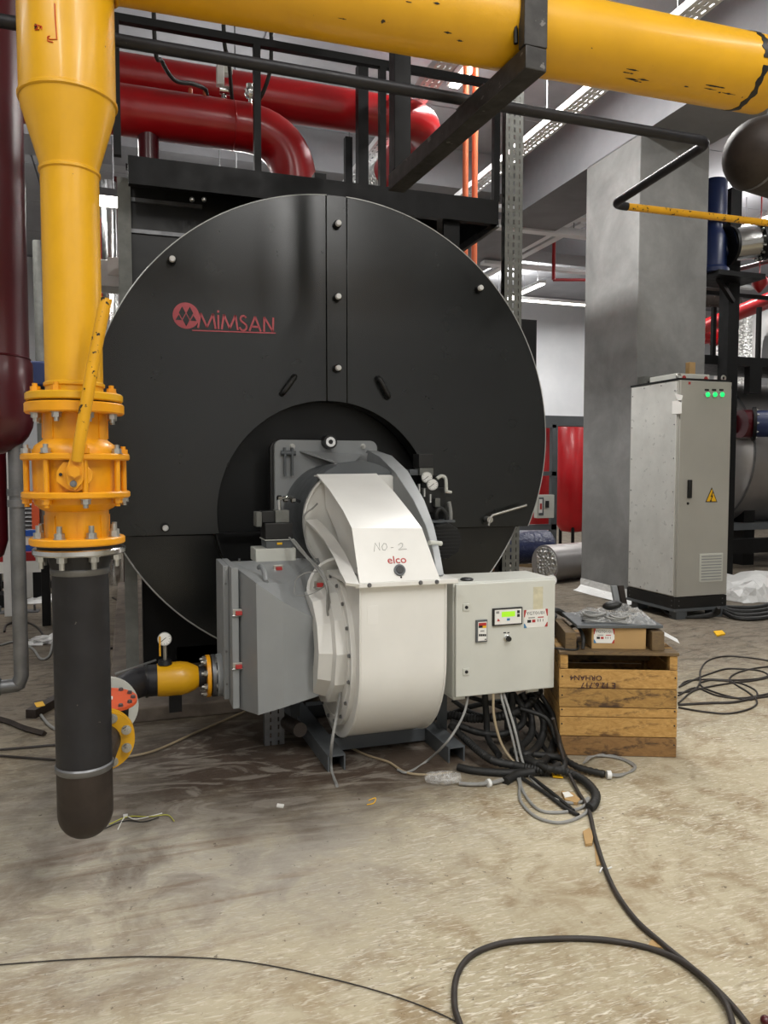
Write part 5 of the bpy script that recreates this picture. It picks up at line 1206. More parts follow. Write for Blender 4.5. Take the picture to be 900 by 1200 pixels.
# bag with coiled cable and a black oval plug on the lid
zl = zt0 + 0.1075 + 0.0165
bag = loc_thing('plastic_bag', 'clear plastic bag of coiled grey cable on the dark metal lid', 'bag', 0.3, 0.2, zl)
rows = []
NX, NY = 15, 11
for j in range(NY + 1):
    r_ = []
    for i in range(NX + 1):
        u, v = i / NX, j / NY; e = min(1, 4.5 * min(u, 1 - u)) * min(1, 4.5 * min(v, 1 - v))
        r_.append((0.13 + 0.33 * u + 0.02 * math.sin(5 * v), 0.05 + 0.27 * v + 0.03 * math.sin(3 * u + 1), zl + 0.004 + e * (0.03 + 0.022 * random.random()) + (0.02 * e if u > 0.6 else 0)))
    rows.append(r_)
b = MB(xf=CX); b.loft(rows); b.build('bag_film', FILM, bag, ang=25)
for (cx, cy, rr0, n) in ((0.185, 0.14, 0.055, 5), (0.30, 0.12, 0.05, 4), (0.36, 0.2, 0.045, 3)):
    for k in range(n):
        b = MB(xf=CX); rx_, ry_ = rr0 * random.uniform(0.85, 1.1), rr0 * random.uniform(0.7, 0.95); ox, oy = random.uniform(-.012, .012), random.uniform(-.012, .012)
        b.tube([(cx + ox + rx_ * math.cos(R(a)), cy + oy + ry_ * math.sin(R(a)), zl + 0.008 + 0.008 * k + 0.004 * math.sin(R(2 * a + 40 * k))) for a in range(0, 361, 20)], 0.0045, 7, caps=False); b.build('cable_coil', GREYC, bag)
b = MB(xf=CX @ Matrix.Translation((0.285, 0.17, zl + 0.075)) @ Matrix.Rotation(R(-10), 4, 'Y') @ Matrix.Diagonal((1.0, 0.7, 0.45, 1))); b.ball((0, 0, 0), 0.05, 20, 10)
tag(b.build('computer_mouse', BLKPL), 'black oval computer mouse lying on top of the clear plastic bag', 'mouse')
b = MB(xf=CX); b.loft([[(0.46, 0.2, zl - 0.01), (0.50, 0.12, zl - 0.05), (0.6, 0.1, zl - 0.1)], [(0.45, 0.27, zl - 0.01), (0.51, 0.22, zl - 0.04), (0.62, 0.2, zl - 0.1)]]); b.solid(0.001)
b.build('bag_tail', FILMW, bag)
# black hose ends lying behind on the crate
cable([CX @ Vector(p) for p in ((-0.10, 0.5, 0.38), (-0.06, 0.40, 0.5), (0.0, 0.38, zt0 + 0.1), (0.05, 0.43, zt0 + 0.12), (0.12, 0.45, zt0 + 0.09), (0.24, 0.44, zt0 + 0.11))], 0.017, BLKR, 'thick black rubber hose with blunt end lying across the back of the crate')
for k, (dx, dy) in enumerate(((0, 0), (0.02, 0.02), (-0.015, 0.03))):
    cable([CX @ Vector(p) for p in ((-0.16 + dx, 0.45, 0.35), (-0.12, 0.36 + dy, 0.5), (-0.02 + dx, 0.32, zt0 + 0.07 + 0.02 * k), (0.012 + dx, 0.40 + dy, zt0 + 0.1), (-0.05, 0.46, zt0 + 0.06), (-0.12 - dx, 0.44, 0.42))], 0.015, BLKR, ('fat black cable loop between control box and crate, lowest', 'fat black cable loop between control box and crate, middle', 'fat black cable loop between control box and crate, topmost')[k])
cable([CX @ Vector(p) for p in ((-0.02, 0.05, zt0 + 0.004), (0.03, 0.02, zt0 + 0.006), (0.09, 0.03, zt0 + 0.006), (0.11, 0.2, zt0 + 0.01), (0.10, 0.42, zt0 + 0.02))], 0.004, BLKR, 'thin black wire on the crate top in front of the timber block')
cable([CX @ Vector(p) for p in ((0.115, 0.035, zt0 + 0.006), (0.12, 0.06, zt0 + 0.06), (0.115, 0.2, zt0 + 0.085), (0.10, 0.4, zt0 + 0.03))], 0.009, BLKR, 'black cable tail beside the left face of the cardboard box')
p = at(683 - 40, 680, Y=4.1)
sg = thing('pressure_gauge', 'dark pressure gauge seen behind the top right corner of the control box', 'gauge', (at(644, 690, Y=3.75).x, 3.75, 0))
g = at(645, 680, Y=3.75); dial(sg, g, (-0.25, -1, 0.2), 0.03); MB().cyl((g.x, 3.76, 0.0), (g.x, 3.765, g.z - 0.025), 0.012, seg=10).build('stem', STEELD, sg)
# ================================================================== the nest of cables under the control box
def corr(pts, r, mat, label, n=10):
    """corrugated conduit: ring ribs along the run"""
    P = spl(pts, n); out, rs = [], []; acc = 0.0
    for a, b in zip(P, P[1:]):
        L = (b - a).length; m = max(1, int(L / 0.007))
        for k in range(m): out.append(a.lerp(b, k / m))
    for i in range(len(out)): rs.append(r * (1.0 if i % 2 == 0 else 0.82))
    return tag(MB().tube(out, rs, 10).build('corrugated_conduit', mat), label, 'conduit')
f = lambda x, y, z=0.015: at(x, y, Z=z)
B3 = lambda x, y, Y: at(x, y, Y=Y)
corr([B3(500, 840, 3.75), B3(525, 838, 3.6), B3(560, 842, 3.5), B3(600, 836, 3.42), B3(622, 822, 3.42), B3(634, 806, 3.45)], 0.024, BLKR, 'thickest black corrugated conduit sagging just below the control box')
corr([B3(528, 850, 3.5), B3(545, 866, 3.4), f(575, 890, 0.05), f(605, 897, 0.03), f(640, 904, 0.03)], 0.02, BLKR, 'black corrugated conduit sloping from the fan housing down to the floor')
corr([f(600, 882, 0.06), f(625, 884, 0.05), f(655, 888, 0.04), f(680, 900, 0.025), f(712, 908, 0.02)], 0.017, BLKR, 'black corrugated conduit ending in a white ferrule on the floor by the crate')
p = f(711, 908, 0.02); q = f(716, 908, 0.02)
tag(MB().cyl(p, q, 0.0195, seg=16).build('ferrule', WHITEP), 'white ferrule on the end of the black corrugated conduit by the crate', 'ferrule')
for k in range(3):
    cable([f(716, 907 + k, 0.018), f(728, 907 + k, 0.008), f(742, 903 - k, 0.006), f(744 - 2 * k, 896, 0.006), f(728, 888 + k, 0.006), f(708, 884 + k, 0.008), f(694 - 2 * k, 887, 0.02), f(684, 894, 0.03)], 0.004, GREYC, ('outermost grey wire looping out of the white ferrule', 'middle grey wire looping out of the white ferrule', 'innermost grey wire looping out of the white ferrule')[k])
corr([f(640, 900, 0.05), f(665, 905, 0.03), f(685, 915, 0.025), f(698, 930, 0.022), f(696, 942, 0.02), f(690, 947, 0.02)], 0.02, BLKR, 'black sleeve curving forward on the floor and ending in cut grey wires')
cabset = [
 ([B3(528, 846, 3.5), B3(560, 858, 3.45), B3(590, 860, 3.42), B3(612, 848, 3.4), B3(612, 828, 3.4), B3(600, 812, 3.45)], .017, 'black cable in the nest, upper loop'),
 ([B3(568, 812, 3.45), B3(570, 840, 3.45), B3(572, 865, 3.42), f(585, 885, 0.04)], .016, 'black cable in the nest dropping straight at left'),
 ([B3(600, 812, 3.42), B3(602, 845, 3.40), f(612, 880, 0.06), f(640, 900, 0.05), f(655, 896, 0.05)], .015, 'black cable in the nest bending toward the crate'),
 ([B3(612, 812, 3.45), B3(622, 838, 3.42), B3(622, 862, 3.35), f(606, 878, 0.06)], .018, 'fat black cable in the nest, second loop'),
 ([B3(618, 812, 3.48), B3(636, 842, 3.4), B3(634, 868, 3.3), f(618, 884, 0.06), f(600, 880, 0.04)], .018, 'fat black cable in the nest, third loop'),
 ([B3(620, 812, 3.5), B3(650, 848, 3.4), B3(648, 874, 3.3), f(634, 894, 0.05), f(612, 890, 0.04)], .018, 'fat black cable in the nest, outer loop'),
 ([B3(632, 812, 3.45), B3(648, 838, 3.35), B3(655, 868, 3.2), f(662, 896, 0.05), f(650, 905, 0.03)], .013, 'black cable in the nest nearest the crate'),
 ([B3(610, 830, 3.38), B3(640, 842, 3.3), B3(652, 868, 3.25), f(664, 890, 0.06)], .011, 'thin black cable crossing the nest toward the crate'),
 ([B3(524, 838, 3.7), B3(560, 826, 3.6), B3(600, 822, 3.55), B3(640, 830, 3.6)], .014, 'black cable hidden high under the control box'),
 ([B3(530, 820, 3.6), B3(555, 836, 3.55), B3(585, 838, 3.5), B3(610, 815, 3.5)], .012, 'thin black cable sagging high under the control box'),
 ([B3(545, 815, 3.5), B3(590, 830, 3.5), B3(620, 850, 3.45), B3(640, 880, 3.3), f(655, 900, 0.03)], .012, 'black cable slanting across the nest'),
]
for pts, r_, lab in cabset: cable(pts, r_, BLKR, lab, 'cable', 10)
cable([f(537, 899), f(555, 903), f(590, 906), f(620, 905), f(646, 905)], 0.018, BLKR, 'black insulated pipe length lying on the floor under the nest', 'cable', 12)
cable([f(592, 916, .012), f(606, 908, .016), f(625, 904, .02)], 0.02, BLKR, 'black cable gland lying on the floor beside the bubble wrap', 'cable', 12)
cable([B3(578, 812, 3.28), B3(579, 840, 3.25), f(588, 872, 0.10), f(604, 894, 0.03), f(626, 904, 0.012)], 0.0065, TANC, 'tan cable dropping from the control box')
cable([B3(586, 812, 3.3), f(600, 862, 0.15), f(608, 900, 0.02), f(612, 925, 0.007), f(630, 948, 0.007), f(656, 952, 0.007), f(682, 946, 0.008), f(690, 936, 0.012)], 0.0065, GREYC, 'light grey cable looping forward on the floor, inner of the two')
cable([B3(590, 812, 3.3), f(602, 850, 0.2), f(616, 902, 0.02), f(640, 930, 0.007), f(662, 940, 0.007), f(680, 940, 0.007), f(690, 935, 0.012)], 0.0065, GREYC, 'light grey cable dropping from the control box straight to the cut ends')
cable([f(583, 888, 0.02), f(597, 896, 0.01), f(608, 916, .007), f(610, 938, .007), f(628, 957, .007), f(656, 964, .007), f(682, 956, .007), f(692, 944, .01)], 0.0065, GREYC, 'light grey cable looping forward on the floor, outer of the two')
cable([f(612, 912, .01), f(640, 930, .01), f(664, 948, .01), f(678, 955, .01)], 0.008, BLKR, 'black cable lying straight under the grey loops')
cable([f(622, 910, .01), f(648, 930, .01), f(672, 950, .01)], 0.008, BLKR, 'second black cable lying straight under the grey loops')
cable([f(538, 918, .012), f(556, 919, .012), f(578, 917, .014), f(592, 913, .016)], 0.009, GREYC, 'short pale cable sticking out of the bubble wrap')
p = f(573, 918, .015); tag(MB().ring(p - Vector((0.008, 0, 0)), (1, 0.1, 0), 0.004, 0.019, 0.014, 18).build('nut', WHITEP), 'white plastic nut on the pale cable beside the bubble wrap', 'nut')
# bubble wrap bundle
b = MB(); rows = []
for j in range(7):
    r_ = []
    for i in range(13):
        a = 2 * math.pi * i / 12; u = j / 6; c = f(500 + 38 * u, 912 - 1 * u, 0.028); rr_ = 0.036 * (0.75 + 0.35 * math.sin(math.pi * u)) + random.uniform(-.004, .004)
        r_.append(c + Vector((0, math.cos(a) * rr_, math.sin(a) * rr_ * 0.75)))
    rows.append(r_)
b.loft(rows); tag(b.build('bubble_wrap', FILM, ang=20), 'crumpled bundle of clear bubble wrap on the floor right of the fan housing', 'plastic film')
# yellow tape scrap and others
def scrap(pts, z, th, mat, nm, lab, cat='scrap'):
    return tag(MB().prism([at(x, y, Z=z) for x, y in pts], (0, 0, th)).build(nm, mat), lab, cat)
cable([f(432, 938, .004), f(440, 935, .01), f(438, 941, .004), f(430, 943, .004)], .002, SIGNY, 'twist of yellow-green wire on the floor below the fan housing')
scrap([(645, 906), (656, 908), (660, 912), (648, 911)], 0.006, 0.004, SIGNY, 'yellow_tape', 'yellow tape scrap on the floor under the cable nest')
scrap([(658, 930), (672, 932), (680, 940), (676, 944), (662, 940)], 0.002, 0.012, CARD, 'crumpled_card', 'small crumpled packet of white and brown card inside the grey cable loop')
scrap([(659, 929), (666, 928), (672, 933), (662, 935)], 0.0145, 0.002, LABELW, 'paper_scrap', 'white paper scrap on the crumpled packet')
scrap([(683, 977), (690, 973), (696, 978), (694, 991), (686, 992)], 0.002, 0.01, CARD, 'card_scrap', 'folded brown card scrap beside the long black cord, upper one')
scrap([(696, 988), (701, 992), (705, 1014), (699, 1015)], 0.001, 0.003, CARD, 'card_scrap', 'narrow cardboard strip beside the long black cord')
scrap([(764, 1101), (778, 1106), (781, 1112), (759, 1109)], 0.001, 0.003, CARD, 'card_scrap', 'small cardboard wedge lying beside the loop of black cord')
b = MB(); b.tube(spl([f(703, 1022, .006), f(706, 1017, .01), f(712, 1018, .006), f(717, 1016, .012)], 4), 0.003, 6); tag(b.build('cable_tie', WHITEP), 'white cable tie on the long black cord', 'cable tie')
# long power cord
c1_ = [f(648, 842, .25), f(655, 870, .12), f(664, 900, .04), f(676, 925, .012), f(690, 950, .009), f(697, 980, .009), f(708, 1015, .009), f(722, 1046, .009), f(745, 1078, .009), f(775, 1105, .009), f(808, 1132, .009), f(840, 1160, .009), f(866, 1188, .009), f(884, 1215, .009), f(900, 1260, .009)]
cable(c1_, 0.0085, BROWNC, 'long dark brown power cord snaking from the cable nest to the lower right corner', 'power_cord', 10, 8)
c2_ = [f(552, 1290, .009), f(543, 1215, .009), f(533, 1180, .009), f(535, 1145, .009), f(552, 1120, .009), f(585, 1106, .009), f(630, 1101, .009), f(690, 1100, .009), f(745, 1107, .009), f(790, 1122, .01), f(825, 1146, .018), f(850, 1175, .018), f(862, 1215, .012), f(868, 1260, .009)]
cable(c2_, 0.0085, BROWNC, 'dark brown power cord lying in a wide loop across the bottom of the floor', 'power_cord', 10, 8)
b = MB(); b.ball(f(897, 1196, 0.012), 0.013, 12, 7); tag(b.build('maroon_plug', MAROON), 'small maroon plug at the bottom right corner of the floor', 'plug')
# stripped wires by the drip leg
for k, (pts, m) in enumerate((([(128, 966), (150, 957), (175, 957), (196, 955), (204, 962)], M('yellow_green_wire', 'b9b84a', .5)), ([(120, 972), (146, 962), (168, 963), (186, 958)], BLKR), ([(138, 972), (147, 957), (160, 960), (190, 953)], LABELW))):
    cable([f(x, y, .005) for x, y in pts], 0.0022, m, ('yellow-green stripped wire on the floor right of the drip leg cap', 'black stripped wire on the floor right of the drip leg cap', 'white stripped wire on the floor right of the drip leg cap')[k], 'wire_scrap', 6, 5, 'wire')
p = f(147, 957, .004); tag(MB().obox(p + Vector((0, 0, .004)), (0.018, 0.014, 0.01)).build('wire_connector', WHITEP, bev=0.002), 'tiny white wire connector on the floor right of the drip leg cap', 'connector')
# long wires trailing over the floor
cable([f(-20, 1132, .004), f(90, 1124, .004), f(180, 1121, .004), f(280, 1126, .004), f(380, 1145, .004), f(470, 1170, .004), f(540, 1200, .004), f(600, 1240, .004)], 0.0018, BROWNC, 'hair-thin wire arching across the floor at lower left', 'wire', 6, 6, 'wire')
cable([f(132, 890, .008), f(180, 880, .008), f(230, 858, .008), f(268, 842, .01), f(290, 832, .02)], 0.006, TANC, 'brown cable running from the drip leg to the grey intake box', 'cable')
cable([f(-20, 884, .008), f(60, 890, .008), f(110, 892, .008), f(140, 890, .008)], 0.006, BROWNC, 'dark cable crossing the floor at left, nearer one', 'cable')
cable([f(-20, 880, .008), f(30, 876, .008), f(80, 872, .008), f(130, 872, .008)], 0.006, BROWNC, 'dark cable crossing the floor at left, farther one', 'cable')
cable([at(135, 790, Z=.1), at(170, 778, Z=.12), at(220, 762, Z=.12), at(270, 757, Z=.12)], 0.008, GREYC, 'grey cable running over the plinth above the gas pipe', 'cable')
cable([at(158, 810, Z=.03), at(200, 824, Z=.02), at(240, 832, Z=.02), at(275, 830, Z=.02)], 0.007, BROWNC, 'dark cable lying along the foot of the plinth', 'cable')
scrap([(325, 943), (333, 944), (332, 947), (324, 946)], 0.001, 0.006, LABELW, 'cigarette_end', 'tiny white stub on the dirty floor below the intake box')
# steel offcuts on the left floor
def bar_thing(nm, lab, a, b, wd, ht, m, cat):
    a, b = f(*a, 0), f(*b, 0); up = Vector((0, 0, 1)); a.z = b.z = ht / 2
    return tag(MB().bar(a, b, wd, ht).build(nm, m, bev=0.002), lab, cat)
bar_thing('steel_tube', 'rusty square steel tube on the floor left of the drip leg', (36, 842), (76, 820), 0.06, 0.05, RUST, 'steel tube')
t = scrap([(40, 824), (50, 822), (53, 827), (43, 829)], 0.052, 0.002, SIGNY, 'yellow_tag', 'yellow tag on the rusty square tube')
cable([f(-20, 838, .012), f(10, 846, .012), f(30, 854, .012), f(52, 860, .012)], 0.018, RUST, 'curved rusty steel strap end on the floor at far left', 'steel_strap', 4)
cable([f(48, 838, .01), f(56, 848, .01), f(64, 854, .01)], 0.008, GREYC, 'short grey cable end beside the rusty square tube', 'cable')
# ================================================================== background, right: another boiler with its pipework
def bxw(px0, py0, px1, py1, Y, d, m, nm, par=None, bev=0.0):
    a, b = at(px0, py0, Y=Y), at(px1, py1, Y=Y); o = MB().box(min(a.x, b.x), max(a.x, b.x), Y, Y + d, min(a.z, b.z), max(a.z, b.z)).build(nm, m, par, bev=bev); return o
TKY = 9.6
tc = at(846, 520, Y=TKY); rT = at(880, 432, Y=TKY - 0.3).z - 0.0
zc_t, r_t = 1.62, 1.08
tk = thing('jacketed_tank', 'big horizontal silver jacketed tank at the right edge behind the pale cabinet', 'tank', (10, TKY, 0))
tx0 = at(884, 560, Y=TKY - r_t).x
MB().lathe([(0, -0.42), (0.35, -0.40), (0.7, -0.30), (0.95, -0.14), (r_t - 0.01, 0.0)], (tx0, TKY, zc_t), (1, 0, 0), 56).build('dished_head', JACK, tk)
MB().lathe([(r_t, 0), (r_t, 4.6), (0, 4.7)], (tx0 + 0.004, TKY, zc_t), (1, 0, 0), 56).build('jacket', JACK, tk)
MB().lathe([(r_t, -0.02), (r_t + 0.012, -0.01), (r_t + 0.012, 0.01), (r_t, 0.02)], (tx0, TKY, zc_t), (1, 0, 0), 56).build('jacket_seam', STEELD, tk)
nz = at(874, 497, Y=TKY - r_t - 0.1)
MB().cyl((nz.x - 0.1, TKY - r_t - 0.1, nz.z), (nz.x + 0.02, TKY - r_t - 0.12, nz.z), 0.19, 0.2, 28).build('nozzle', MAROON, tk)
MB().cyl((nz.x + 0.05, TKY - 0.5, nz.z), (nz.x + 0.02, TKY - r_t - 0.05, nz.z), 0.17, seg=28).build('nozzle', MAROON, tk)
vv = MB().ring((nz.x + 0.05, TKY - r_t - 0.16, nz.z), (0.75, -0.6, 0), 0.05, 0.23, 0.04, 32).build('valve_flange', FRAME, tk)
bolts(BOLT_S, 'bolt', Vector((nz.x + 0.05, TKY - r_t - 0.16, nz.z)) + Vector((0.03, -0.025, 0)), (0.75, -0.6, 0), 0.195, 10, tk)
MB().cyl((nz.x + 0.06, TKY - r_t - 0.17, nz.z), (nz.x + 0.4, TKY - r_t - 0.42, nz.z), 0.18, seg=28).build('valve_body', BLUE, tk)
fz = at(880, 612, Y=TKY - r_t).z
MB().box(tx0 - 0.3, tx0 + 4.5, TKY - 0.75, TKY + 0.75, 0.52, 0.62).build('cradle_beam', GREYD, tk)
for x in (tx0 + 0.2, tx0 + 3.0): MB().box(x, x + 0.2, TKY - 0.7, TKY + 0.7, 0.0, 0.9).build('saddle', FRAME, tk)
MB().box(tx0 - 0.6, tx0 + 4.5, TKY - 1.05, TKY - 0.9, 0.22, 0.42).build('base_beam', FRAME, tk)
MB().box(tx0 - 0.5, tx0 - 0.35, TKY - 1.04, TKY - 0.91, 0.0, 0.22).build('base_beam', FRAME, tk)
struct(MB().box(tx0 - 0.9, tx0 + 5, TKY - 1.4, TKY + 1.3, 0, 0.10).build('plinth', CONC)) if False else None
# walkway over the tank
RY = 8.3
wz0, wz1 = at(880, 424, Y=RY), at(880, 412, Y=RY)
wk = thing('walkway', 'black steel walkway with handrail above the jacketed tank', 'platform', (8.0, RY, wz0.z))
xa_, xb_ = at(822, 430, Y=RY).x, at(822, 430, Y=RY).x + 5.0
MB().box(xa_, xb_, RY, RY + 1.0, wz0.z - 0.06, wz0.z + 0.06).build('deck', FRAME, wk)
MB().box(at(886, 430, Y=RY).x - 0.1, at(886, 430, Y=RY).x + 0.1, RY, RY + 0.1, wz0.z - 0.42, wz0.z - 0.06).build('bracket', FRAME, wk)
for px in (837, 890):
    a = at(px, 360, Y=RY + 0.05); MB().box(a.x - 0.025, a.x + 0.025, RY + 0.03, RY + 0.08, wz0.z + 0.06, a.z).build('railing_post', FRAME, wk)
a = at(837, 395, Y=RY); MB().box(xa_, xb_, RY + 0.03, RY + 0.08, wz0.z + 0.85, wz0.z + 0.9).build('top_rail', FRAME, wk)
# its black column with a bracket, blue pump, silver pipe
po = at(861, 330, Y=8.0)
bp_ = thing('steel_post', 'black steel post with a bracket shelf rising behind the pale cabinet', 'post', (po.x, 8.0, 0))
MB().box(po.x - 0.085, po.x + 0.085, 8.0, 8.17, 0, CEIL - 0.55).build('post', FRAME, bp_)
bz_ = at(840, 322, Y=7.95).z
MB().box(po.x - 0.5, po.x + 0.22, 7.72, 8.3, bz_ - 0.06, bz_ + 0.0).build('bracket_shelf', FRAME, bp_)
MB().bar((po.x - 0.35, 7.9, bz_ - 0.06), (po.x - 0.02, 8.0, bz_ - 0.3), 0.05, 0.05).build('bracket_strut', FRAME, bp_)
u0 = at(839, 262, Y=7.9)
pu = thing('blue_pump', 'dark blue upright pump standing on the black bracket beside the column', 'pump', (u0.x, 7.95, bz_ + 0.001))
ph = at(839, 210, Y=7.9).z
MB().lathe([(0, 0), (0.2, 0), (0.2, 0.05), (0.17, 0.08), (0.17, 0.42), (0.14, 0.5), (0.11, 0.55), (0.11, 0.62), (0, 0.62)], (u0.x, 7.95, bz_ + 0.001), (0, 0, 1), 28).build('pump_casing', BLUE, pu)
MB().lathe([(0, 0.62), (0.16, 0.62), (0.16, ph - bz_ - 0.04), (0.14, ph - bz_), (0, ph - bz_)], (u0.x, 7.95, bz_), (0, 0, 1), 20).build('motor', BLUE, pu)
MB().cyl((u0.x + 0.1, 7.95, bz_ + 0.3), (u0.x + 0.16, 7.9, bz_ + 0.33), 0.13, seg=24).build('outlet', BLUE, pu)
fl = MB().ring((u0.x + 0.13, 7.86, bz_ + 0.33), (1, -0.1, 0.08), 0.05, 0.24, 0.04, 32).build('flange', FRAME, pu)
sp0 = Vector((u0.x + 0.17, 7.84, bz_ + 0.34)); sd = Vector((1, -0.35, 0.16)).normalized()
sv = thing('silver_pipe', 'bright silver clad pipe with dark joint rings running right from the blue pump', 'pipe', sp0)
MB().cyl(sp0, sp0 + sd * 0.34, 0.2, seg=36).build('cladding', CHROME, sv)
for k, d_ in enumerate((0.34, 0.40)): MB().ring(sp0 + sd * d_, sd, 0.1, 0.245, 0.035, 36).build('flange', FRAME, sv)
bolts(BOLT_S, 'bolt', sp0 + sd * 0.34, -sd, 0.222, 14, sv)
MB().cyl(sp0 + sd * 0.44, sp0 + sd * 0.9, 0.215, seg=36).build('cladding', CHROME, sv)
MB().ring(sp0 + sd * 0.9, sd, 0.1, 0.26, 0.05, 36).build('flange', FRAME, sv)
bolts(BOLT_S, 'bolt', sp0 + sd * 0.9, -sd, 0.235, 14, sv)
MB().cyl(sp0 + sd * 0.96, sp0 + sd * 3.2, 0.2, seg=36).build('red_length', MAROON, sv)
# red pipe crossing, red hanging globe, foil ducts behind
a, b = at(820, 385, Y=10.5), at(906, 350, Y=8.9)
rp = thing('red_pipe', 'red pipe sloping up to the right behind the black post', 'pipe', a)
MB().tube([a + (a - b) * 0.8, b + (b - a) * 0.6], 0.115, 24).build('pipe_body', RED, rp)
c, d = at(822, 395, Y=10.6), at(852, 393, Y=10.5); MB().cyl(c, d, 0.12, seg=24).build('branch_pipe', RED, rp)
for q in (c.lerp(d, 0.45), c.lerp(d, 0.9)): MB().ring(q, d - c, 0.05, 0.17, 0.04, 24).build('flange', RED, rp)
g = at(890, 331, Y=8.4); gl = thing('extinguisher_globe', 'small red hanging fire extinguisher globe right of the black post', 'extinguisher', g)
MB().lathe([(0.66 * r_, 0.66 * z_) for r_, z_ in ((0, -0.22), (0.03, -0.2), (0.09, -0.13), (0.15, -0.05), (0.155, 0.06), (0.1, 0.13), (0.03, 0.15), (0, 0.15))], g, (0, 0, 1), 20).build('globe', RED, gl)
MB().cyl((g.x, g.y, g.z + 0.09), (g.x, g.y, CT), 0.01, seg=8).build('hanger_rod', RED, gl)
a, b = at(856, 318, Y=9.0), at(905, 305, Y=8.2)
tag(MB().tube([a, b + (b - a)], 0.03, 12).build('sprinkler_pipe', MAROON), 'thin dark red pipe sloping behind the red hanging globe', 'pipe')
for (px, lab, r_) in ((850, 'crinkled foil duct standing left of the black post', 0.17), (871, 'crinkled foil duct standing right of the black post', 0.14)):
    a = at(px, 410, Y=10.9); tag(MB().cyl((a.x, 10.9, 0), (a.x, 10.9, at(px, 368, Y=10.9).z), r_, seg=24).build('foil_duct', FOIL), lab, 'duct')
a, b = at(825, 348, Y=11.2), at(850, 350, Y=11.1)
el = thing('foil_elbow', 'dull brown lagged pipe elbow beside the column edge', 'pipe', a)
MB().tube(spl([a - Vector((0.8, 0, 0)), a, b, b + Vector((0.16, 0, -0.12)), b + Vector((0.18, 0, -0.5))], 6), 0.17, 20).build('pipe_body', RUST, el)
a = at(880, 385, Y=11.4)
wd_ = thing('white_duct', 'curved white round duct behind the walkway rail', 'duct', a)
MB().tube(spl([a + Vector((-0.1, 0, -0.9)), a + Vector((-0.05, 0, -0.2)), a + Vector((0.2, 0, 0.1)), a + Vector((0.9, 0, 0.15)), a + Vector((2.5, 0, 0.2))], 6), 0.25, 24).build('duct_body', WHITEP, wd_)
# plastic sheet heaps and cables on the floor at right
def heap(px, py, w_, d_, h_, lab, seed):
    random.seed(seed); c = at(px, py, Z=0); b = MB(); rows = []; n = 9
    for j in range(n + 1):
        r_ = []
        for i in range(n + 1):
            u, v = i / n * 2 - 1, j / n * 2 - 1; e = max(0, 1 - (u * u) ** 1.3) * max(0, 1 - (v * v) ** 1.3)
            r_.append((c.x + u * w_ + random.uniform(-.03, .03), c.y + v * d_ + random.uniform(-.03, .03), 0.004 + e * h_ * random.uniform(0.45, 1.1)))
        rows.append(r_)
    b.loft(rows); return tag(b.build('plastic_sheet', FILMW, ang=15), lab, 'plastic sheet')
heap(885, 686, 0.7, 0.45, 0.17, 'larger heap of crumpled white plastic sheet in front of the tank', 3)
heap(880, 702, 0.3, 0.22, 0.2, 'smaller peak of white plastic sheet nearer than the large heap', 5)
for k, (dy, lab) in enumerate(((0, 'black cable bundle on the floor right of the pale cabinet, nearest'), (4, 'black cable bundle on the floor right of the pale cabinet, second'), (8, 'black cable bundle on the floor right of the pale cabinet, third'), (12, 'black cable bundle on the floor right of the pale cabinet, farthest'))):
    cable([at(845, 716 - dy * .4, Z=.04), at(862, 724 - dy, Z=.02), at(885, 725 - dy * 1.1, Z=.02), at(905, 722 - dy * 1.2, Z=.02), at(930, 716 - dy * 1.2, Z=.02)], 0.022, BLKR, lab)
for k in range(3):
    cable([at(776 + 6 * k, 712, Z=.05), at(788 + 7 * k, 722, Z=.02), at(812 + 6 * k, 723, Z=.015), at(835 + 3 * k, 719, Z=.05), at(842, 712, Z=.12)], 0.018, BLKR, ('black cable under the pale cabinet, left of three', 'black cable under the pale cabinet, middle of three', 'black cable under the pale cabinet, right of three')[k])
coils = [
 ([(795, 812), (812, 809), (820, 800), (821, 785), (830, 774), (850, 769), (880, 771), (910, 776)], 'brown cable loop on the right floor, farthest curve'),
 ([(796, 805), (805, 798), (830, 796), (860, 797), (890, 795), (900, 791), (890, 786), (870, 784), (850, 784), (830, 790), (812, 797), (796, 805)], 'brown cable loop on the right floor, inner oval'),
 ([(820, 800), (835, 797), (865, 800), (884, 808), (887, 815), (878, 820), (850, 815), (825, 806), (820, 800)], 'brown cable loop on the right floor, small oval'),
 ([(795, 824), (812, 810), (835, 804), (860, 800), (880, 798), (900, 794), (915, 788)], 'brown cable crossing the right floor toward the frame edge'),
 ([(795, 826), (830, 824), (860, 823), (885, 818), (910, 815)], 'thicker brown cable crossing the right floor'),
 ([(795, 829), (825, 834), (855, 836), (880, 830), (887, 822), (878, 812), (862, 802), (855, 795), (865, 788), (885, 783), (912, 780)], 'brown cable loop on the right floor, nearest curve'),
 ([(795, 815), (815, 806), (840, 815), (870, 818), (900, 813), (915, 810)], 'brown cable waving through the loops on the right floor'),
]
for pts, lab in coils: cable([at(x, y, Z=.006) for x, y in pts], 0.0055 if 'thicker' not in lab else 0.008, BROWNC, lab, 'cable', 6, 6)
scrap([(836, 741), (846, 740), (850, 744), (840, 746)], 0.002, 0.012, SIGNY, 'yellow_scrap', 'yellow wrapper scrap on the floor in front of the pale cabinet')
bd = at(728, 705, Z=0)
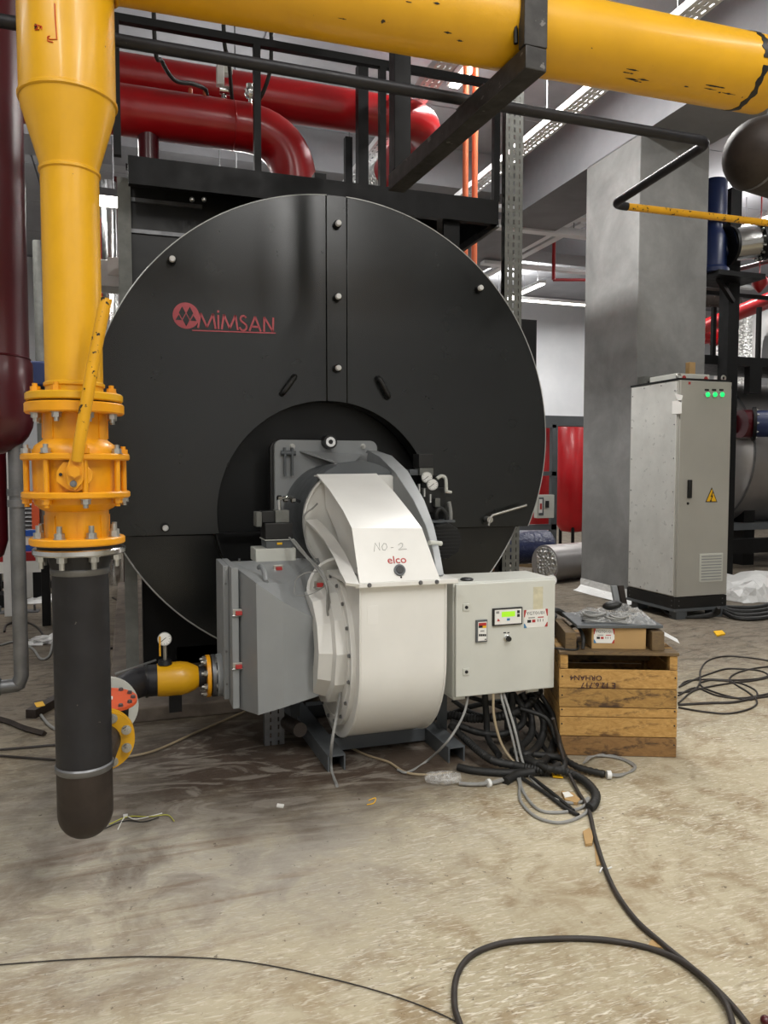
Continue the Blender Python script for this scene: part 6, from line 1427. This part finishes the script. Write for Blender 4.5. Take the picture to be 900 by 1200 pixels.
for k, (m, nm, lab) in enumerate(((GREY, 'board_offcut', 'pale board offcut leaning at the column foot'), (RUST, 'board_offcut', 'brown board offcut leaning at the column foot'))):
    a = at(733 + 8 * k, 718, Z=0); tag(MB().hexa8([(a.x - .03, a.y + .1, 0), (a.x + .03, a.y + .1, 0), (a.x + .03, a.y + .13, 0), (a.x - .03, a.y + .13, 0), (a.x - .04, a.y + .17, .24), (a.x + .02, a.y + .17, .24), (a.x + .02, a.y + .2, .24), (a.x - .04, a.y + .2, .24)]).build(nm, m), lab, 'board')
# ================================================================== background, centre gap beside the column
VYp = 10.8
def vessel(px0, px1, py0, py1, Y, lab):
    a, b = at(px0, (py0 + py1) / 2, Y=Y), at(px1, (py0 + py1) / 2, Y=Y); r_ = (b.x - a.x) / 2; cx = (a.x + b.x) / 2; zt_, zb_ = at(px0, py0, Y=Y).z, max(0.25, at(px0, py1, Y=Y).z)
    t = thing('red_vessel', lab, 'vessel', (cx, Y, 0))
    MB().lathe([(0, zb_), (r_ * 0.6, zb_ + 0.04), (r_, zb_ + 0.22), (r_, zt_), (r_ * 0.7, zt_ + 0.15), (0, zt_ + 0.2)], (cx, Y, 0), (0, 0, 1), 32).build('shell', REDV, t)
    for k in range(3): MB().cyl((cx + r_ * .7 * math.cos(k * 2.1), Y + r_ * .7 * math.sin(k * 2.1), 0), (cx + r_ * .7 * math.cos(k * 2.1), Y + r_ * .7 * math.sin(k * 2.1), zb_ + 0.2), 0.03, seg=8).build('leg', FRAME, t)
vessel(622, 650, 502, 636, VYp, 'bright red upright vessel seen between boiler rim and grey frame post')
vessel(652, 690, 502, 634, VYp + 1.2, 'darker red upright vessel half hidden by the concrete column')
fr = thing('vessel_rack', 'grey welded frame standing before the red vessels', 'frame', (at(645, 560, Y=10.2).x, 10.2, 0))
for (x0, y0, x1, y1) in ((647.5, 497, 651.5, 690),): 
    a = at(x0, y0, Y=10.2); b = at(x1, y1, Y=10.2); MB().box(a.x, b.x, 10.2, 10.28, 0, a.z).build('frame_post', GREYD, fr)
for y in (499, 555, 618):
    a, b = at(600, y - 2.5, Y=10.2), at(652, y + 2.5, Y=10.2); MB().box(a.x - 0.5, b.x, 10.2, 10.28, b.z, a.z).build('frame_rail', GREYD, fr)
a, b = at(636, 487, Y=10.25), at(690, 500, Y=10.25); MB().box(a.x - 0.6, b.x + 0.4, 10.21, 10.4, b.z, a.z).build('frame_beam', GREYD, fr)
jb = thing('junction_box', 'grey wall panel with a dark window and handle beside the boiler rim', 'panel', (at(640, 590, Y=10.1).x, 10.1, 1.0))
bxw(630, 580, 649.5, 607, 10.08, 0.11, LGREY, 'panel_box', jb, 0.01); bxw(632, 583, 637, 604, 10.07, 0.01, GREYD, 'window', jb); bxw(640.5, 587, 643.5, 595, 10.05, 0.03, INK, 'handle', jb)
bxw(632, 585, 635.5, 601, 10.06, 0.01, LABELW, 'window_card', jb); bxw(633, 590, 635, 597, 10.055, 0.005, REDT, 'window_card', jb)
a = at(636, 505, Y=10.3)
b = at(625, 643, Y=9.0)
nb = thing('wrapped_roll', 'roll in dark navy plastic wrap lying behind the boiler rim', 'roll', (b.x, 9.0, 0))
rr_ = 0.22
MB().lathe([(0, 0), (rr_ * .8, 0.01), (rr_, 0.06), (rr_ * 1.02, 0.5), (rr_, 0.95), (rr_ * .75, 1.0), (0, 1.02)], (b.x - 0.75, 9.0, rr_ + 0.15), (1, 0, 0), 20).build('roll_body', FILMB, nb)
for dx in (-0.6, 0.1): MB().box(b.x + dx, b.x + dx + 0.1, 8.85, 9.2, 0.0, 0.16).build('timber_bearer', WOODI, nb)
wf = thing('foil_pipe', 'silver foil lagged pipe end lying on the floor left of the column', 'pipe', (at(655, 650, Y=8.3).x, 8.3, 0))
c = at(641, 656, Y=8.25); MB().cyl((c.x, 8.3, 0.24), (c.x + 1.6, 8.75, 0.24), 0.225, seg=30).build('lagging', JACK, wf)
MB().cyl((c.x - 0.004, 8.299, 0.24), (c.x + 0.02, 8.305, 0.24), 0.2, seg=30).build('end_disc', FOIL, wf)
cd_ = at(625, 662, Z=0); tag(MB().cyl((cd_.x, cd_.y, 0), (cd_.x, cd_.y, 0.05), 0.3, seg=28).build('cable_drum_lid', WOODI), 'round brown board lying on the floor behind the control box', 'board')
pp_ = at(633, 650, Y=8.6); tag(MB().cyl((pp_.x, 8.6, 0), (pp_.x, 8.6, 0.14), 0.06, seg=16).build('pipe_stub', WHITEP), 'short white pipe stub in front of the navy roll', 'pipe')
# boiler neighbour: black square duct behind right rim
bxw(607, 374, 627, 430, 6.2, 0.5, FRAME, 'x') if False else None
a, b = at(605, 374, Y=6.4), at(626, 420, Y=6.4)
sb = thing('side_duct', 'black steel side box sticking out behind the right rim of the boiler', 'duct', ((a.x + b.x) / 2, 6.4, 0))
MB().box(a.x - 0.25, b.x, 6.4, 7.0, b.z - 1.0, a.z).build('duct_body', FRAME, sb, bev=0.01)
MB().box(a.x - 0.25, b.x + 0.012, 6.38, 6.4, b.z - 1.0, a.z + 0.0).build('duct_flange', FRAME, sb)
MB().box(a.x - 0.1, a.x, 6.5, 6.6, 0, b.z - 1.0).build('duct_leg', FRAME, sb)
# ================================================================== background, left edge
rd = thing('red_riser', 'dark red pipe with rounded foot at the far left behind the steel drain pipe', 'pipe', (at(-6, 600, Y=5.2).x, 5.2, at(2, 656, Y=5.2).z))
a, b = at(-18, 600, Y=5.2), at(9, 600, Y=5.2); r_ = (b.x - a.x) / 2; zz0 = at(0, 656, Y=5.2).z
MB().lathe([(0, zz0), (r_ * .6, zz0 + .03), (r_, zz0 + .12), (r_, CT)], ((a.x + b.x) / 2, 5.2, 0), (0, 0, 1), 24).build('pipe_body', MAROON, rd)
LYb = 9.5
wp = at(10, 640, Y=8.0); tag(MB().box(wp.x - .05, wp.x + .06, 8.0, 8.1, 0, 3.2).build('white_post', WHITEP), 'slim white post standing at the left edge behind the drain pipe', 'post')
lv_ = thing('louvre_panel', 'dark grey louvred panel seen left of the yellow valve body', 'panel', (at(35, 605, Y=LYb).x, LYb, 0))
a, b = at(26, 588, Y=LYb), at(42, 622, Y=LYb)
MB().box(a.x - .2, b.x, LYb + .03, LYb + .1, b.z - 0.0, a.z).build('panel_back', BLKPL, lv_)
for k in range(7):
    z = b.z + (a.z - b.z) * (k + .5) / 7; MB().bar((a.x - .2, LYb, z), (b.x, LYb, z), 0.05, 0.012, (0, -0.7, 0.7)).build('louvre_slat', GREY, lv_)
for x in (a.x - .15, b.x - .1): MB().box(x, x + .06, LYb + .03, LYb + .09, 0, b.z).build('panel_leg', FRAME, lv_)
rpz = at(43, 606, Y=9.3); tag(MB().box(rpz.x - .045, rpz.x + .03, 9.25, 9.32, 0, at(43, 584, Y=9.3).z).build('red_post', ORNG), 'thin red post right of the louvred panel', 'post')
sg_ = thing('site_sign', 'blue and white board low behind the yellow valve at left', 'sign', (at(35, 634, Y=9.1).x, 9.1, 0))
a, b = at(26, 621, Y=9.1), at(42, 650, Y=9.1)
MB().box(a.x, b.x + .05, 9.1, 9.12, b.z, a.z).build('board', LABELW, sg_)
for y0, y1 in ((621, 628), (639, 648)):
    p, q = at(26, y0, Y=9.1), at(42, y1, Y=9.1); MB().box(p.x, q.x, 9.094, 9.1, q.z, p.z).build('blue_band', M('sign_blue', '1d4fa8', .5), sg_)
MB().box(a.x, b.x + .05, 9.1, 9.14, max(0.0, b.z - 0.6), b.z).build('board_foot', LABELW, sg_)
a, b = at(-10, 652, Y=8.8), at(50, 657, Y=8.8); rb_ = thing('red_barrier', 'low red and white barrier beam across the floor at left', 'barrier', (a.x, 8.8, 0))
MB().box(a.x - .5, b.x, 8.8, 8.9, b.z, a.z + .03).build('rail', RED, rb_); MB().box(a.x - .5, b.x, 8.8, 8.9, b.z - .12, b.z).build('rail', LABELW, rb_)
for x in (a.x, b.x - .1): MB().box(x, x + .08, 8.8, 8.9, 0, b.z - .12).build('foot', FRAME, rb_)
bl_ = at(46, 437, Y=9.0)
cl_ = thing('steel_post', 'grey pipe post with a blue box behind the yellow riser', 'post', (bl_.x, 9.35, 0)); MB().cyl((bl_.x - .02, 9.35, 0), (bl_.x - .02, 9.35, 3.9), 0.05, seg=12).build('post', GALV, cl_)
MB().box(bl_.x - .13, bl_.x + .1, 9.0, 9.31, at(46, 452, Y=9.0).z, at(46, 423, Y=9.0).z).build('blue_housing', BLUE, cl_, bev=.02)
k0_ = at(53, 668, Y=7.4); tag(MB().box(k0_.x - .035, k0_.x + .035, 7.4, 7.47, 0, at(53, 655, Y=7.4).z).build('black_stub', FRAME), 'short black upright stub on the floor between drain pipe and drip leg', 'post')
a, b = f(-30, 689, 0), f(64, 688, 0); tag(MB().bar((a.x, a.y, .04), (b.x, b.y, .04), .12, .08).build('floor_beam', FRAME), 'black steel beam lying on the floor at left', 'beam')
a = f(8, 712, 0); tag(MB().box(a.x - .5, a.x + .12, a.y, a.y + .3, 0, .13).build('dark_block', FRAME), 'dark block on the floor at the left edge behind the drain pipe', 'block')
b_ = f(146, 664, 0); tag(MB().box(b_.x - .14, b_.x + .12, b_.y, b_.y + .3, 0, .16).build('maroon_block', MAROON), 'dark maroon block on the floor between drip leg and boiler', 'block')
for k, (px, py) in enumerate(((8, 718), (33, 717))):
    p = f(px, py, 0); t = thing('anchor_plate', ('steel anchor plate with studs left of the drain pipe', 'steel anchor plate with studs right of the drain pipe')[k], 'anchor plate', p)
    MB().box(p.x - .1, p.x + .1, p.y - .08, p.y + .08, 0, .012).build('plate', STEELD, t)
    for s in (-.06, .06): MB().cyl((p.x + s, p.y, .012), (p.x + s, p.y, .07), .011, seg=8).build('stud', STEELD, t)
for k, (pts, lab) in enumerate((([(5, 740), (8, 732), (25, 728), (42, 734), (55, 750)], 'dark cable arching on the floor behind the drain pipe'), ([(0, 756), (20, 752), (38, 760), (48, 772), (58, 768), (62, 752)], 'grey cable tangle right of the drain pipe'), ([(132, 700), (150, 712), (160, 735), (158, 765)], 'dark cable curving between drip leg and boiler'), ([(130, 760), (150, 752), (158, 735)], 'second dark cable between drip leg and boiler'))):
    cable([at(x, y, Z=.01) for x, y in pts], .009, BROWNC if k != 1 else GREYC, lab)
heap(56, 704, 0.22, 0.15, 0.07, 'small crumpled white plastic sheet on the floor left of the drip leg', 9)
heap(58, 752, 0.16, 0.12, 0.06, 'small heap of clear plastic left of the drip leg among cables', 11)
# behind the left rim: bright lamp, silver pipes
sl = at(126, 232, Y=7.6); tl_ = thing('batten_lamp', 'short glowing batten lamp between the yellow riser and the boiler platform', 'lamp', (sl.x, 7.6, sl.z))
MB().box(sl.x - .35, sl.x + .13, 7.6, 7.72, sl.z + .02, sl.z + .09).build('housing', GREYD, tl_); MB().box(sl.x - .35, sl.x + .13, 7.6, 7.7, sl.z - .05, sl.z + .019).build('diffuser', TUBE, tl_)
for x in (sl.x - .25, sl.x + .05): MB().cyl((x, 7.66, sl.z + .09), (x, 7.66, CT), .01, seg=6).build('hanger_rod', STEELD, tl_)
area('batten_lamp_light', (sl.x - .1, 7.65, sl.z - .06), .45, .1, 14)
sp_ = at(128, 270, Y=9.8); tag(MB().cyl((sp_.x, 9.8, 0), (sp_.x, 9.8, sl.z + 0.9), .09, seg=20).build('silver_pipe', CHROME), 'silver pipe rising behind the yellow riser below the batten lamp', 'pipe')
p = at(117, 290, Y=9.9); tag(MB().cyl((p.x, 9.9, 0), (p.x, 9.9, sl.z + .5), .035, seg=14).build('red_pipe', RED), 'slim red pipe left of the silver pipe behind the yellow riser', 'pipe')
p = at(137, 290, Y=9.9); tag(MB().cyl((p.x, 9.9, 0), (p.x, 9.9, sl.z + 1.0), .04, seg=14).build('red_pipe', MAROON), 'slim dark red pipe right of the silver pipe behind the yellow riser', 'pipe')
d0_, d1_ = at(112, 303, Y=7.4), at(146, 337, Y=7.4); wdt = thing('white_duct', 'white sheet metal duct behind the yellow riser, left of the boiler rim', 'duct', ((d0_.x + d1_.x) / 2, 7.5, 0))
MB().box(d0_.x - .3, d1_.x, 7.4, 7.7, d1_.z, d0_.z).build('duct_body', WHITEP, wdt, bev=.01); MB().box(d0_.x + .1, d0_.x + .24, 7.38, 7.4, d1_.z + .1, d0_.z + .02).build('duct_rib', LABELW, wdt)
MB().box(d0_.x - .25, d0_.x - .15, 7.5, 7.6, 0, d1_.z).build('duct_leg', GALV, wdt)
